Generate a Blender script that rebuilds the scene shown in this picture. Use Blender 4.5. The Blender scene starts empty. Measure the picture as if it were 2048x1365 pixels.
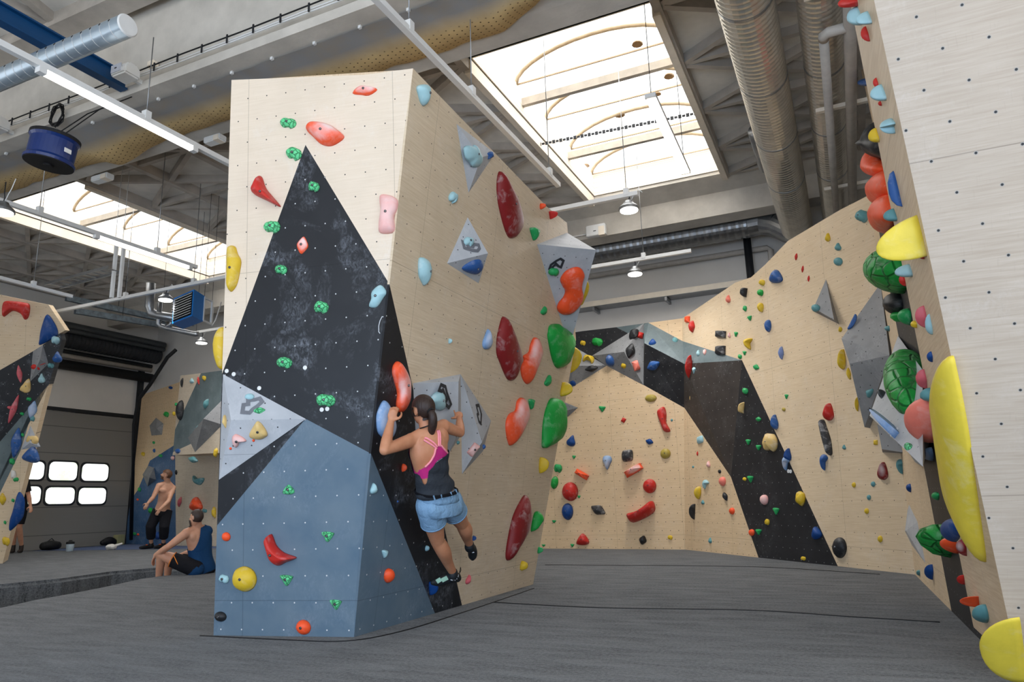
import bpy, bmesh, math, random
from mathutils import Vector, Matrix, noise
V = Vector
SC = bpy.context.scene
COL = SC.collection
random.seed(7)

# ---------------------------------------------------------------- camera
FPX, YAW, PITCH, ROLL, CAMH = 1443.88, math.radians(24.7234), math.radians(12.4824), math.radians(-1.5792), 0.92
CF = V((-math.sin(YAW)*math.cos(PITCH), math.cos(YAW)*math.cos(PITCH), math.sin(PITCH)))
_r0 = V((math.cos(YAW), math.sin(YAW), 0)); _u0 = _r0.cross(CF)
CR = _r0*math.cos(ROLL)+_u0*math.sin(ROLL)
CU = -_r0*math.sin(ROLL)+_u0*math.cos(ROLL)
CC = V((0, 0, CAMH))
cd = bpy.data.cameras.new('camera'); cam = bpy.data.objects.new('camera', cd); COL.objects.link(cam)
cd.sensor_width = 36.0; cd.lens = FPX/2048*36.0; cd.clip_end = 200; cd.clip_start = .05
cam.matrix_world = Matrix(((CR.x, CU.x, -CF.x, CC.x), (CR.y, CU.y, -CF.y, CC.y), (CR.z, CU.z, -CF.z, CC.z), (0, 0, 0, 1)))
SC.camera = cam

# ---------------------------------------------------------------- sky, daylight, exposure
SC.view_settings.view_transform = 'Standard'; SC.view_settings.look = 'None'
SC.view_settings.gamma = 1.0; SC.view_settings.use_curve_mapping = False
SC.view_settings.exposure = 0.62
SC.cycles.use_denoising = True
SC.cycles.max_bounces = 8; SC.cycles.diffuse_bounces = 5; SC.cycles.transparent_max_bounces = 12
SC.cycles.sample_clamp_indirect = 6.0
w = bpy.data.worlds.new('sky'); SC.world = w; w.use_nodes = True
bg = w.node_tree.nodes['Background']; bg.inputs[0].default_value = (.93, .96, 1, 1); bg.inputs[1].default_value = 1.5

def area(name, loc, rot, sx, sy, power, col=(1, 1, 1)):
    l = bpy.data.lights.new(name, 'AREA'); l.shape = 'RECTANGLE'; l.size = sx; l.size_y = sy; l.energy = power; l.color = col
    o = bpy.data.objects.new(name, l); COL.objects.link(o); o.location = loc; o.rotation_euler = rot; o['kind'] = 'light'
    return o
# daylight falling through the two roof domes
area('skylight_daylight', (-2.9, 10.65, 9.3), (0, 0, 0), 5.0, 7.5, 300, (1, .985, .96))
area('behind_camera_fill', (-0.5, -4.2, .95), (math.radians(86), 0, math.radians(4)), 9.0, 1.7, 280, (.42, .66, 1))  # added bluish fill low behind the camera; an open door is only assumed
area('skylight_daylight', (-13.5, 10.65, 9.3), (0, 0, 0), 5.0, 7.5, 260, (1, .985, .96))
# ---------------------------------------------------------------- pixel helpers (a photo point -> a point on a surface of the hall)
def ray(x, y):
    return (CF*FPX+CR*(x-1024)-CU*(y-682.5)).normalized()
def onplane(x, y, p0, n):
    r = ray(x, y); return CC+r*((p0-CC).dot(n)/r.dot(n))
def onz(x, y, z=0): return onplane(x, y, V((0, 0, z)), V((0, 0, 1)))
def onx(x, y, X): return onplane(x, y, V((X, 0, 0)), V((1, 0, 0)))
def ony(x, y, Y): return onplane(x, y, V((0, Y, 0)), V((0, 1, 0)))
def dep(x, y, d):
    r = ray(x, y); return CC+r*(d/r.dot(CF))
def proj(P):
    d = P-CC; z = d.dot(CF); return (1024+FPX*d.dot(CR)/z, 682.5-FPX*d.dot(CU)/z)
def depth_of(P): return (P-CC).dot(CF)

class Pl:
    def __init__(s, a, b, c=None, n=None):
        s.o = a
        if n is None: n = (b-a).cross(c-a)
        n = n.normalized()
        if (CC-a).dot(n) < 0: n = -n
        s.n = n; s.u = V((0, 0, 1)).cross(n).normalized(); s.v = n.cross(s.u)
    def hit(s, x, y, off=0): return onplane(x, y, s.o+s.n*off, s.n)
    def uv(s, P): d = P-s.o; return (d.dot(s.u), d.dot(s.v))
    def at(s, uv, off=0): return s.o+s.u*uv[0]+s.v*uv[1]+s.n*off
    def mat(s, P):
        return Matrix(((s.u.x, s.v.x, s.n.x, P.x), (s.u.y, s.v.y, s.n.y, P.y), (s.u.z, s.v.z, s.n.z, P.z), (0, 0, 0, 1)))

# ---------------------------------------------------------------- objects
def tag(o, label=None, cat=None, group=None, kind=None):
    if label: o['label'] = label
    if cat: o['category'] = cat
    if group: o['group'] = group
    if kind: o['kind'] = kind
    return o
def empty(name, loc=(0, 0, 0), label=None, cat=None, group=None):
    o = bpy.data.objects.new(name, None); COL.objects.link(o); o.location = loc; o.empty_display_size = .1
    return tag(o, label, cat, group)
def link(name, me, mats=None, parent=None, mw=None, smooth=False):
    o = bpy.data.objects.new(name, me); COL.objects.link(o)
    for m in (mats if isinstance(mats, (list, tuple)) else [mats]):
        if m: me.materials.append(m)
    if smooth: me.shade_smooth()
    if mw is not None: o.matrix_world = mw
    if parent is not None:
        o.parent = parent; pm = world_of(parent); o.matrix_parent_inverse = pm.inverted()
    return o
def world_of(o):
    m = Matrix.LocRotScale(o.location, o.rotation_euler, o.scale)
    if o.parent: return world_of(o.parent) @ o.matrix_parent_inverse @ m
    return m
def from_bm(name, bm, mats=None, parent=None, mw=None, smooth=False):
    me = bpy.data.meshes.new(name); bm.normal_update(); bm.to_mesh(me); bm.free()
    return link(name, me, mats, parent, mw, smooth)
def frame(d):
    d = d.normalized(); a = V((0, 0, 1)) if abs(d.z) < .95 else V((1, 0, 0))
    u = a.cross(d).normalized(); return u, d.cross(u)
def tube(bm, pts, r, seg=10, cap=True):
    """a round tube of radius r (or a list of radii) through world points"""
    rings = []; n = len(pts); u = None
    for i, p in enumerate(pts):
        d = (pts[min(i+1, n-1)]-pts[max(i-1, 0)]).normalized()
        if u is None: u, v = frame(d)
        else:
            u = (u-d*u.dot(d)).normalized(); v = d.cross(u)
        rr = r[i] if isinstance(r, (list, tuple)) else r
        rings.append([bm.verts.new(p+(u*math.cos(2*math.pi*k/seg)+v*math.sin(2*math.pi*k/seg))*rr) for k in range(seg)])
    for a, b in zip(rings, rings[1:]):
        for k in range(seg): bm.faces.new((a[k], a[(k+1) % seg], b[(k+1) % seg], b[k]))
    if cap: bm.faces.new(rings[0][::-1]); bm.faces.new(rings[-1])
    return rings
def box(bm, c, sx, sy, sz, u=V((1, 0, 0)), v=V((0, 1, 0)), w=V((0, 0, 1))):
    vs = [bm.verts.new(c+u*(sx/2*a)+v*(sy/2*b)+w*(sz/2*d)) for a in (-1, 1) for b in (-1, 1) for d in (-1, 1)]
    for f in ((0, 1, 3, 2), (4, 6, 7, 5), (0, 4, 5, 1), (2, 3, 7, 6), (0, 2, 6, 4), (1, 5, 7, 3)): bm.faces.new([vs[i] for i in f])
    return vs
def bar(bm, a, b, w, h, up=V((0, 0, 1))):
    """rectangular bar from a to b, w across, h along 'up'"""
    d = (b-a); L = d.length; d.normalize(); s = d.cross(up).normalized(); t = s.cross(d)
    return box(bm, (a+b)/2, L, w, h, d, s, t)
def box_obj(name, c, s, m, parent=None, bevel=0):
    bm = bmesh.new(); box(bm, V(c), *s)
    if bevel: bmesh.ops.bevel(bm, geom=bm.edges[:], offset=bevel, segments=2, affect='EDGES')
    return from_bm(name, bm, m, parent)
def tube_obj(name, pts, r, m, parent=None, seg=10, smooth=True):
    bm = bmesh.new(); tube(bm, pts, r, seg); return from_bm(name, bm, m, parent, smooth=smooth)
def bar_obj(name, a, b, w, h, m, parent=None, up=V((0, 0, 1))):
    bm = bmesh.new(); bar(bm, a, b, w, h, up); return from_bm(name, bm, m, parent)
def lathe(bm, prof, c, ax=V((0, 0, 1)), seg=28):
    u, v = frame(ax); rings = []
    for r, z in prof:
        rings.append([bm.verts.new(c+ax*z+(u*math.cos(2*math.pi*k/seg)+v*math.sin(2*math.pi*k/seg))*max(r, 1e-4)) for k in range(seg)])
    for a, b in zip(rings, rings[1:]):
        for k in range(seg): bm.faces.new((a[k], a[(k+1) % seg], b[(k+1) % seg], b[k]))
    bm.faces.new(rings[0][::-1]); bm.faces.new(rings[-1])
def catmull(pts, n=5, closed=True):
    out = []; N = len(pts)
    for i in range(N if closed else N-1):
        if closed: p = [pts[(i+k-1) % N] for k in range(4)]
        else: p = [pts[min(max(i+k-1, 0), N-1)] for k in range(4)]
        for j in range(n):
            t = j/n; q = []
            for c in range(len(pts[0])):
                a, b, cc, d = p[0][c], p[1][c], p[2][c], p[3][c]
                q.append(.5*(2*b+(cc-a)*t+(2*a-5*b+4*cc-d)*t*t+(3*b-a-3*cc+d)*t**3))
            out.append(tuple(q))
    if not closed: out.append(tuple(pts[-1]))
    return out

# ---------------------------------------------------------------- materials
def srgb(r, g=None, b=None):
    if g is None: r, g, b = r
    f = lambda c: (c/255)/12.92 if c/255 <= .04045 else (((c/255)+.055)/1.055)**2.4
    return (f(r), f(g), f(b), 1)
class NT:
    def __init__(s, name):
        s.m = bpy.data.materials.new(name); s.m.use_nodes = True; s.t = s.m.node_tree; s.p = s.t.nodes['Principled BSDF']
    def n(s, typ, **kw):
        x = s.t.nodes.new(typ)
        for k, v in kw.items():
            if k.startswith('i_'):
                x.inputs[k[2:].replace('_', ' ')].default_value = v
            else: setattr(x, k, v)
        return x
    def l(s, a, b): s.t.links.new(a, b)
    def math(s, op, a, b=None, c=None, clamp=False):
        x = s.n('ShaderNodeMath', operation=op, use_clamp=clamp)
        for i, q in enumerate((a, b, c)):
            if q is None: continue
            if isinstance(q, (int, float)): x.inputs[i].default_value = q
            else: s.l(q, x.inputs[i])
        return x.outputs[0]
    def mix(s, fac, a, b, typ='MIX'):
        x = s.n('ShaderNodeMix', data_type='RGBA', blend_type=typ)
        for i, q in ((0, fac), (6, a), (7, b)):
            if isinstance(q, (int, float)): x.inputs[i].default_value = q
            elif isinstance(q, tuple): x.inputs[i].default_value = q
            else: s.l(q, x.inputs[i])
        return x.outputs[2]
    def noise(s, vec, scale, detail=3, rough=.55, dist=0):
        x = s.n('ShaderNodeTexNoise'); x.inputs['Scale'].default_value = scale; x.inputs['Detail'].default_value = detail
        x.inputs['Roughness'].default_value = rough; x.inputs['Distortion'].default_value = dist
        if vec is not None: s.l(vec, x.inputs['Vector'])
        return x.outputs['Fac']
    def ramp(s, fac, a, b, lo=0., hi=1.):
        x = s.n('ShaderNodeMapRange', clamp=True); s.l(fac, x.inputs[0])
        for i, q in enumerate((a, b, lo, hi)): x.inputs[i+1].default_value = q
        return x.outputs[0]
    def scale(s, vec, sx, sy, sz=1):
        x = s.n('ShaderNodeMapping'); x.inputs['Scale'].default_value = (sx, sy, sz); s.l(vec, x.inputs['Vector']); return x.outputs[0]
    def bump(s, h, strength=.3, dist=.01):
        x = s.n('ShaderNodeBump'); x.inputs['Strength'].default_value = strength; x.inputs['Distance'].default_value = dist
        s.l(h, x.inputs['Height']); s.l(x.outputs[0], s.p.inputs['Normal'])
    def uv(s): return s.n('ShaderNodeTexCoord').outputs['UV']
    def ob(s): return s.n('ShaderNodeTexCoord').outputs['Object']
    def done(s, col, rough=.5, spec=.3, metal=0):
        if isinstance(col, tuple): s.p.inputs['Base Color'].default_value = col
        else: s.l(col, s.p.inputs['Base Color'])
        if isinstance(rough, (int, float)): s.p.inputs['Roughness'].default_value = rough
        else: s.l(rough, s.p.inputs['Roughness'])
        s.p.inputs['Specular IOR Level'].default_value = spec; s.p.inputs['Metallic'].default_value = metal
        return s.m

def dots(t, uv, sx, sy, r):
    """staggered grid of bolt holes, 1 inside a hole"""
    sp = t.n('ShaderNodeSeparateXYZ'); t.l(uv, sp.inputs[0])
    y = t.math('DIVIDE', sp.outputs[1], sy); row = t.math('FLOOR', y)
    x = t.math('ADD', t.math('DIVIDE', sp.outputs[0], sx), t.math('MULTIPLY', t.math('MODULO', t.math('ADD', row, 100), 2), .5))
    fx = t.math('MULTIPLY', t.math('SUBTRACT', t.math('FRACT', x), .5), sx)
    fy = t.math('MULTIPLY', t.math('SUBTRACT', t.math('FRACT', y), .5), sy)
    d = t.math('SQRT', t.math('ADD', t.math('MULTIPLY', fx, fx), t.math('MULTIPLY', fy, fy)))
    return t.ramp(d, r*.75, r*1.1, 1, 0), t.ramp(d, r*1.1, r*1.6, 1, 0), sp
def seams(t, sp, sx, sy, ox=.31, oy=.4, wd=.003):
    a = t.math('ABSOLUTE', t.math('SUBTRACT', t.math('FRACT', t.math('ADD', t.math('DIVIDE', sp.outputs[0], sx), ox)), .5))
    b = t.math('ABSOLUTE', t.math('SUBTRACT', t.math('FRACT', t.math('ADD', t.math('DIVIDE', sp.outputs[1], sy), oy)), .5))
    return t.math('MAXIMUM', t.ramp(a, wd/sx*.5, wd/sx, 1, 0), t.ramp(b, wd/sy*.5, wd/sy, 1, 0))

def panel_mat(name, base, dark, dot=(.03, .03, .03, 1), sx=.17, sy=.19, r=.0058, chalk=.35, wear=.3, grain=1., rough=.55, seam=(1.25, 2.5), chalkcol=(.8, .8, .8, 1), wood=True, rim=None):
    t = NT(name); uv = t.uv()
    n1 = t.noise(t.scale(uv, 1.2, 26), 3, 5, .6, .6) if wood else t.noise(uv, 3, 4)
    n2 = t.noise(t.scale(uv, 60, 5), 2, 3)
    c = t.mix(t.ramp(n1, .3, .75, 0, grain), base, dark)
    if wood: c = t.mix(t.ramp(n2, .62, .8, 0, .22), c, tuple(x*.6 for x in dark[:3])+(1,))
    big = t.noise(uv, 1.1, 4, .6)
    c = t.mix(t.ramp(big, .45, .75, 0, wear), c, tuple(x*.72 for x in dark[:3])+(1,))
    if chalk:
        ck = t.math('MULTIPLY', t.ramp(t.noise(uv, 2.3, 6, .65, .8), .5, .78), t.ramp(t.noise(t.scale(uv, 20, 12), 1.4, 5, .7, 1.5), .42, .7))
        c = t.mix(t.math('MULTIPLY', ck, chalk), c, chalkcol)
    d, rim_d, sp = dots(t, uv, sx, sy, r)
    c = t.mix(t.math('MULTIPLY', seams(t, sp, *seam), .5), c, tuple(x*.35 for x in dark[:3])+(1,))
    if rim: c = t.mix(rim_d, c, rim)
    c = t.mix(d, c, dot)
    return t.done(c, rough, .25)
M = {}
M['wood'] = panel_mat('birch_plywood', srgb(224, 202, 170), srgb(206, 180, 146))
M['wood_front'] = panel_mat('birch_plywood_pale', srgb(226, 209, 188), srgb(214, 195, 171), chalk=.5, grain=.7)
M['wood_right'] = panel_mat('birch_plywood_worn', srgb(222, 203, 176), srgb(202, 180, 150), sx=.2, sy=.19, chalk=.4, wear=.4)
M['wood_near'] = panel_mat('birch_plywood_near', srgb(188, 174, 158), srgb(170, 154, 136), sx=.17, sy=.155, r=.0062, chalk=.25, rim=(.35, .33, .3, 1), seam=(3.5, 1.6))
M['wood_edge'] = panel_mat('birch_plywood_plain', srgb(222, 200, 170), srgb(198, 170, 136), sx=9, sy=9, r=.004, chalk=.15, seam=(9, 1.6))
M['wood_back'] = panel_mat('birch_plywood_back', srgb(226, 198, 160), srgb(206, 176, 138), sx=.15, sy=.15, r=.0075, chalk=.25)
M['black'] = panel_mat('black_coated_plywood', srgb(34, 36, 40), srgb(27, 29, 33), dot=(.55, .55, .55, 1), chalk=.85, wear=.2, chalkcol=srgb(150, 155, 165), wood=False, rough=.42)
M['black_back'] = panel_mat('black_coated_plywood_back', srgb(42, 42, 44), srgb(32, 32, 34), dot=(.3, .3, .3, 1), sx=.15, sy=.15, chalk=.3, wear=.2, chalkcol=srgb(140, 140, 140), wood=False, rough=.5)
M['blue'] = panel_mat('slate_blue_plywood', srgb(102, 118, 130), srgb(80, 102, 120), dot=(.6, .6, .6, 1), chalk=.35, wear=.25, wood=False, rough=.45, chalkcol=srgb(170, 180, 190))
M['slate'] = panel_mat('slate_grey_plywood', srgb(104, 116, 118), srgb(84, 96, 98), dot=(.05, .05, .05, 1), sx=.15, sy=.15, chalk=.4, wear=.25, wood=False, rough=.5, chalkcol=srgb(180, 185, 185))
M['blue_back'] = panel_mat('deep_blue_plywood', srgb(70, 104, 142), srgb(52, 84, 122), dot=(.5, .5, .5, 1), sx=.15, sy=.15, chalk=.35, wear=.25, wood=False, rough=.5)
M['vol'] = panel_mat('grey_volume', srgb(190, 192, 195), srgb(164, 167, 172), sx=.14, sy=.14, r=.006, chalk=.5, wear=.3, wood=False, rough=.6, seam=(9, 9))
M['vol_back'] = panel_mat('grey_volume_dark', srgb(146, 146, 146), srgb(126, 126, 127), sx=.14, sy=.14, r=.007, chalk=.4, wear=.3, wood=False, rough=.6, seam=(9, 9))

def flat(name, col, rough=.5, spec=.3, metal=0, var=.12, scale=6, bump=0, coord='ob'):
    t = NT(name); o = t.ob()
    c = t.mix(t.ramp(t.noise(o, scale, 4, .6), .3, .7), tuple(x*(1-var) for x in col[:3])+(1,), tuple(min(1, x*(1+var)) for x in col[:3])+(1,))
    if bump: t.bump(t.noise(o, scale*8, 4, .6), bump, .01)
    return t.done(c, rough, spec, metal)
def plastic(name, col, chalk=.35, bump=.12, rough=.5, rock=0, rub=None):
    t = NT(name); o = t.ob()
    n = t.noise(o, 9, 5, .65, .4)
    c = t.mix(t.ramp(t.noise(o, 14, 3), .3, .7, 0, .35), col, tuple(x*.72 for x in col[:3])+(1,))
    if rock:
        vo = t.n('ShaderNodeTexVoronoi', feature='DISTANCE_TO_EDGE'); vo.inputs['Scale'].default_value = rock
        wp = t.n('ShaderNodeVectorMath', operation='ADD'); t.l(o, wp.inputs[0])
        nn = t.n('ShaderNodeTexNoise'); nn.inputs['Scale'].default_value = rock*.5; t.l(o, nn.inputs['Vector'])
        sc = t.n('ShaderNodeVectorMath', operation='SCALE'); t.l(nn.outputs['Color'], sc.inputs[0]); sc.inputs['Scale'].default_value = .6/rock
        t.l(sc.outputs[0], wp.inputs[1]); t.l(wp.outputs[0], vo.inputs['Vector'])
        e = t.ramp(vo.outputs['Distance'], 0, .09)
        c = t.mix(t.math('SUBTRACT', 1, e), c, tuple(x*.45 for x in col[:3])+(1,))
        t.bump(t.math('ADD', e, t.math('MULTIPLY', n, .35)), .7, .02)
    else: t.bump(t.noise(o, 60, 4, .6), bump, .006)
    if chalk: c = t.mix(t.ramp(n, .52, .78, 0, chalk), c, (.82, .8, .78, 1))
    if rub:
        # hand chalk rubbed into the gripping zone
        g = t.n('ShaderNodeTexCoord').outputs['Generated']; vd = t.n('ShaderNodeVectorMath', operation='DISTANCE'); t.l(g, vd.inputs[0]); vd.inputs[1].default_value = (rub[0], rub[1], .7)
        f = t.math('MULTIPLY', t.ramp(t.math('ADD', vd.outputs['Value'], t.math('MULTIPLY', t.math('SUBTRACT', n, .5), .5)), rub[2]*.3, rub[2], 1, 0), rub[3]); c = t.mix(f, c, (.84, .8, .78, 1))
    return t.done(c, rough, .35)
H = {}
for k, c, ck, rk in (('green', (40, 160, 88), .3, 0), ('rock', (98, 208, 140), .35, 26), ('greenbig', (22, 158, 62), .25, 0), ('turtle', (24, 152, 58), .15, 7),
        ('lblue', (160, 198, 204), .45, 0), ('blue', (44, 88, 150), .3, 0), ('dblue', (14, 66, 132), .1, 0), ('skyblue', (128, 160, 200), .5, 0),
        ('red', (196, 44, 36), .22, 0), ('dred', (132, 30, 32), .35, 0), ('orange', (246, 86, 40), .28, 0), ('orangec', (250, 92, 50), .25, 0),
        ('yellow', (218, 182, 44), .3, 0), ('yellowbig', (226, 200, 66), .22, 0), ('tan', (222, 188, 120), .55, 0), ('pink', (238, 176, 168), .45, 0), ('salmon', (240, 128, 110), .3, 0),
        ('black', (36, 36, 38), .12, 0), ('blackc', (58, 58, 60), .6, 0), ('olive', (170, 150, 66), .35, 0), ('teal', (94, 148, 152), .3, 0), ('white', (224, 220, 212), .2, 0), ('lilac', (118, 136, 184), .4, 0),
        ('rose', (206, 96, 104), .35, 0)):
    H[k] = plastic(k+'_resin', srgb(*c), ck, rock=rk, bump=.5 if k == 'greenbig' else .12, rub={'orangec': (.6, .62, .5, .75), 'dred': (.75, .55, .42, .45), 'skyblue': (.5, .45, .5, .5), 'pink': (.5, .5, .5, .4)}.get(k))
M['bolt'] = flat('steel_bolt', srgb(120, 120, 122), .3, .5, .9)
M['mark'] = flat('black_paint', srgb(48, 50, 54), .6)
M['concrete'] = flat('raw_concrete', srgb(200, 194, 184), .85, .2, 0, .16, 1.7, .25)
M['rib'] = flat('concrete_rib', srgb(182, 174, 164), .85, .2, 0, .16, 2.5, .2)
M['slab'] = flat('concrete_slab', srgb(222, 218, 210), .9, .15, 0, .2, 1.2, .3)
M['white'] = flat('white_painted_metal', srgb(226, 226, 224), .4, .4, 0, .03)
M['cream'] = flat('cream_board', srgb(238, 226, 208), .6, .3, 0, .05)
M['plaster'] = flat('white_plaster_wall', srgb(228, 224, 218), .8, .2, 0, .05, 1)
M['darksteel'] = flat('dark_steel', srgb(44, 46, 50), .5, .4, .3)
M['galv'] = flat('galvanised_steel', srgb(150, 152, 154), .35, .5, .85, .15, 5)
M['pipe'] = flat('grey_pipe', srgb(186, 180, 172), .5, .3)
M['bluesteel'] = flat('blue_steel', srgb(8, 66, 112), .45, .4, 0, .06)
M['hvacblue'] = flat('bright_blue_sheet_metal', srgb(0, 112, 196), .4, .4, 0, .05)
M['rubber'] = flat('black_rubber', srgb(22, 22, 24), .6)

def emit(name, col, s):
    m = bpy.data.materials.new(name); m.use_nodes = True; p = m.node_tree.nodes['Principled BSDF']
    p.inputs['Base Color'].default_value = col; p.inputs['Emission Color'].default_value = col; p.inputs['Emission Strength'].default_value = s
    return m
M['tube'] = emit('lit_tube', (1, .98, .94, 1), 4.0)
M['lamp'] = emit('lit_lamp_lens', (1, .99, .93, 1), 3.5)
# ================================================================ THE SETTING
def struct(name, bm, m): return tag(from_bm(name, bm, m), kind='structure')
ROOF, XL, YB, XR = 7.0, -19.6, 15.6, 3.2
bm = bmesh.new(); box(bm, V((-8.2, 6, -.41)), 24, 20, .1); struct('floor', bm, M['darksteel'])
bm = bmesh.new(); box(bm, V((-8.2, YB+.1, 3.3)), 23.2, .2, 8.2); struct('wall_back', bm, M['plaster'])
bm = bmesh.new(); box(bm, V((XL-.1, 8, 3.3)), .2, 16, 8.2); struct('wall_left', bm, M['plaster'])
bm = bmesh.new(); box(bm, V((XR+.1, 9.8, 3.3)), .2, 12, 8.2); struct('wall_right', bm, M['plaster'])
bm = bmesh.new(); box(bm, V((-13.2, -7.1, 3.3)), 13, .2, 8.2); struct('wall_front_shade', bm, M['plaster'])  # unseen length of wall behind the camera, added to dim the far left
# roof slab with the two skylight openings
SK = [(-4.2, -1.6, 8.0, 13.35), (-15.0, -12.3, 8.0, 13.35)]
bm = bmesh.new(); xs = [XL-.2, -15.0, -12.3, -4.2, -1.6, XR+.2]; ys = [6.4, 8.0, 13.35, YB+.2]
for i in range(5):
    for j in range(3):
        if j == 1 and i in (1, 3): continue
        box(bm, V(((xs[i]+xs[i+1])/2, (ys[j]+ys[j+1])/2, ROOF+.12)), xs[i+1]-xs[i], ys[j+1]-ys[j], .24)
struct('ceiling', bm, M['slab'])
bm = bmesh.new(); box(bm, V((-8.2, -.3, 7.5)), 23.4, 13.4, .2); struct('ceiling', bm, M['slab'])

def prism_x(bm, prof, x0, x1):
    a = [bm.verts.new((x0, y, z)) for y, z in prof]; b = [bm.verts.new((x1, y, z)) for y, z in prof]
    n = len(prof)
    for i in range(n): bm.faces.new((a[i], a[(i+1) % n], b[(i+1) % n], b[i]))
    bm.faces.new(a[::-1]); bm.faces.new(b)
# precast roof beams running across the hall
bm = bmesh.new(); prism_x(bm, [(5.4, 6.0), (5.4, 6.12), (5.56, 6.28), (5.56, 7.4), (5.72, 7.4), (5.72, 6.0)], XL, XR); bmesh.ops.recalc_face_normals(bm, faces=bm.faces[:])
tag(struct('roof_beam', bm, M['concrete']), 'near concrete roof beam with cables along its bottom flange', 'beam')
bm = bmesh.new(); prism_x(bm, [(5.78, 6.03), (5.78, 7.4), (6.66, 7.4), (6.66, 6.0), (6.3, 6.0)], XL, XR); bmesh.ops.recalc_face_normals(bm, faces=bm.faces[:])
tag(struct('roof_beam', bm, M['concrete']), 'concrete roof beam above the sagging perforated canvas', 'beam')
bm = bmesh.new(); prism_x(bm, [(13.36, 7.0), (13.36, 6.93), (13.8, 6.75), (13.86, 6.3), (14.25, 6.27), (14.25, 7.0)], XL, XR); bmesh.ops.recalc_face_normals(bm, faces=bm.faces[:])
tag(struct('roof_beam', bm, M['concrete']), 'rear concrete roof beam above the round silver duct', 'beam')
# triangulated concrete ribs under the slab
def ribs(x0, x1, flip=0):
    bm = bmesh.new(); s = 1.4; z = ROOF-.07
    k = max(1, round((x1-x0)/1.25)); dx = (x1-x0)/k
    up = V((0, 0, 1))
    for i in range(k+1):
        bar(bm, V((x0+i*dx, 6.66, z)), V((x0+i*dx, 13.36, z)), .11, .2)
    for i in range(k):
        for j in range(5):
            ya, yb = 6.66+j*s-.1, 6.66+(j+1)*s-.1
            yb = min(yb, 13.34); ym = (ya+yb)/2
            xa, xb = (x0+i*dx, x0+(i+1)*dx) if (i+flip) % 2 == 0 else (x0+(i+1)*dx, x0+i*dx)
            bar(bm, V((xa, max(ya, 6.67), z+.01)), V((xb, ym, z+.01)), .085, .16); bar(bm, V((xb, ym, z+.01)), V((xa, yb, z+.01)), .085, .16)
            bar(bm, V((xa, yb, z+.015)), V(((xa+xb)/2+(xb-xa)*.5, yb, z+.015)), .08, .15)
    return bm
for nm, a, b, f in (('ribs', -12.2, -4.28, 0), ('ribs', -1.55, 3.1, 0), ('ribs', -19.5, -15.1, 1)):
    tag(struct('ceiling_ribs', ribs(a, b, f), M['rib']), None)
bm = bmesh.new()
for i in range(18):
    x = -19+i*1.25
    for q, (ya, yb, dz) in enumerate(((.8, 3.0, .0), (5.35, 3.0, .006))):
        bar(bm, V((x, ya, 7.34+dz)), V((x+.62, yb, 7.34+dz)), .1, .14); bar(bm, V((x+.62, yb, 7.343+dz)), V((x+1.25, ya, 7.343+dz)), .1, .13)
bar(bm, V((-19.5, 3.0, 7.32)), V((3, 3.0, 7.32)), .12, .17); bar(bm, V((-19.5, 5.25, 7.31)), V((3, 5.25, 7.31)), .3, .2)
struct('ceiling_ribs', bm, M['rib'])

# skylights: boarded curb, barrel vault panes, arches, cross bars
pm = bpy.data.materials.new('clear_dome_sheet'); pm.use_nodes = True; nt = pm.node_tree; nt.nodes.remove(nt.nodes['Principled BSDF'])
_tr = nt.nodes.new('ShaderNodeBsdfTransparent'); _tl = nt.nodes.new('ShaderNodeBsdfTranslucent'); _mx = nt.nodes.new('ShaderNodeMixShader')
_no = nt.nodes.new('ShaderNodeTexNoise'); _no.inputs['Scale'].default_value = 1.3; _tc = nt.nodes.new('ShaderNodeTexCoord'); _mr = nt.nodes.new('ShaderNodeMapRange')
nt.links.new(_tc.outputs['Object'], _no.inputs['Vector']); nt.links.new(_no.outputs['Fac'], _mr.inputs[0])
for i, q in enumerate((.66, .72, .12, .6)): _mr.inputs[i+1].default_value = q
nt.links.new(_mr.outputs[0], _mx.inputs[0]); _tl.inputs[0].default_value = (.85, .72, .55, 1); _tr.inputs[0].default_value = (.98, .98, .97, 1)
nt.links.new(_tr.outputs[0], _mx.inputs[1]); nt.links.new(_tl.outputs[0], _mx.inputs[2]); nt.links.new(_mx.outputs[0], nt.nodes['Material Output'].inputs[0])
M['pane'] = pm
def board_mat():
    t = NT('white_boards'); o = t.ob(); sp = t.n('ShaderNodeSeparateXYZ'); t.l(o, sp.inputs[0])
    f = t.math('ABSOLUTE', t.math('SUBTRACT', t.math('FRACT', t.math('MULTIPLY', sp.outputs[2], 9)), .5))
    return t.done(t.mix(t.ramp(f, .0, .06, 1, 0), srgb(246, 236, 220), srgb(170, 158, 140)), .6, .2)
M['boards'] = board_mat()
M['arch'] = flat('tan_arch_bar', srgb(178, 158, 130), .6)
M['xbar'] = flat('grey_cross_bar', srgb(190, 180, 166), .6)
M['leafdirt'] = flat('brown_leaf_litter', srgb(120, 92, 60), .9)
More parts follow.
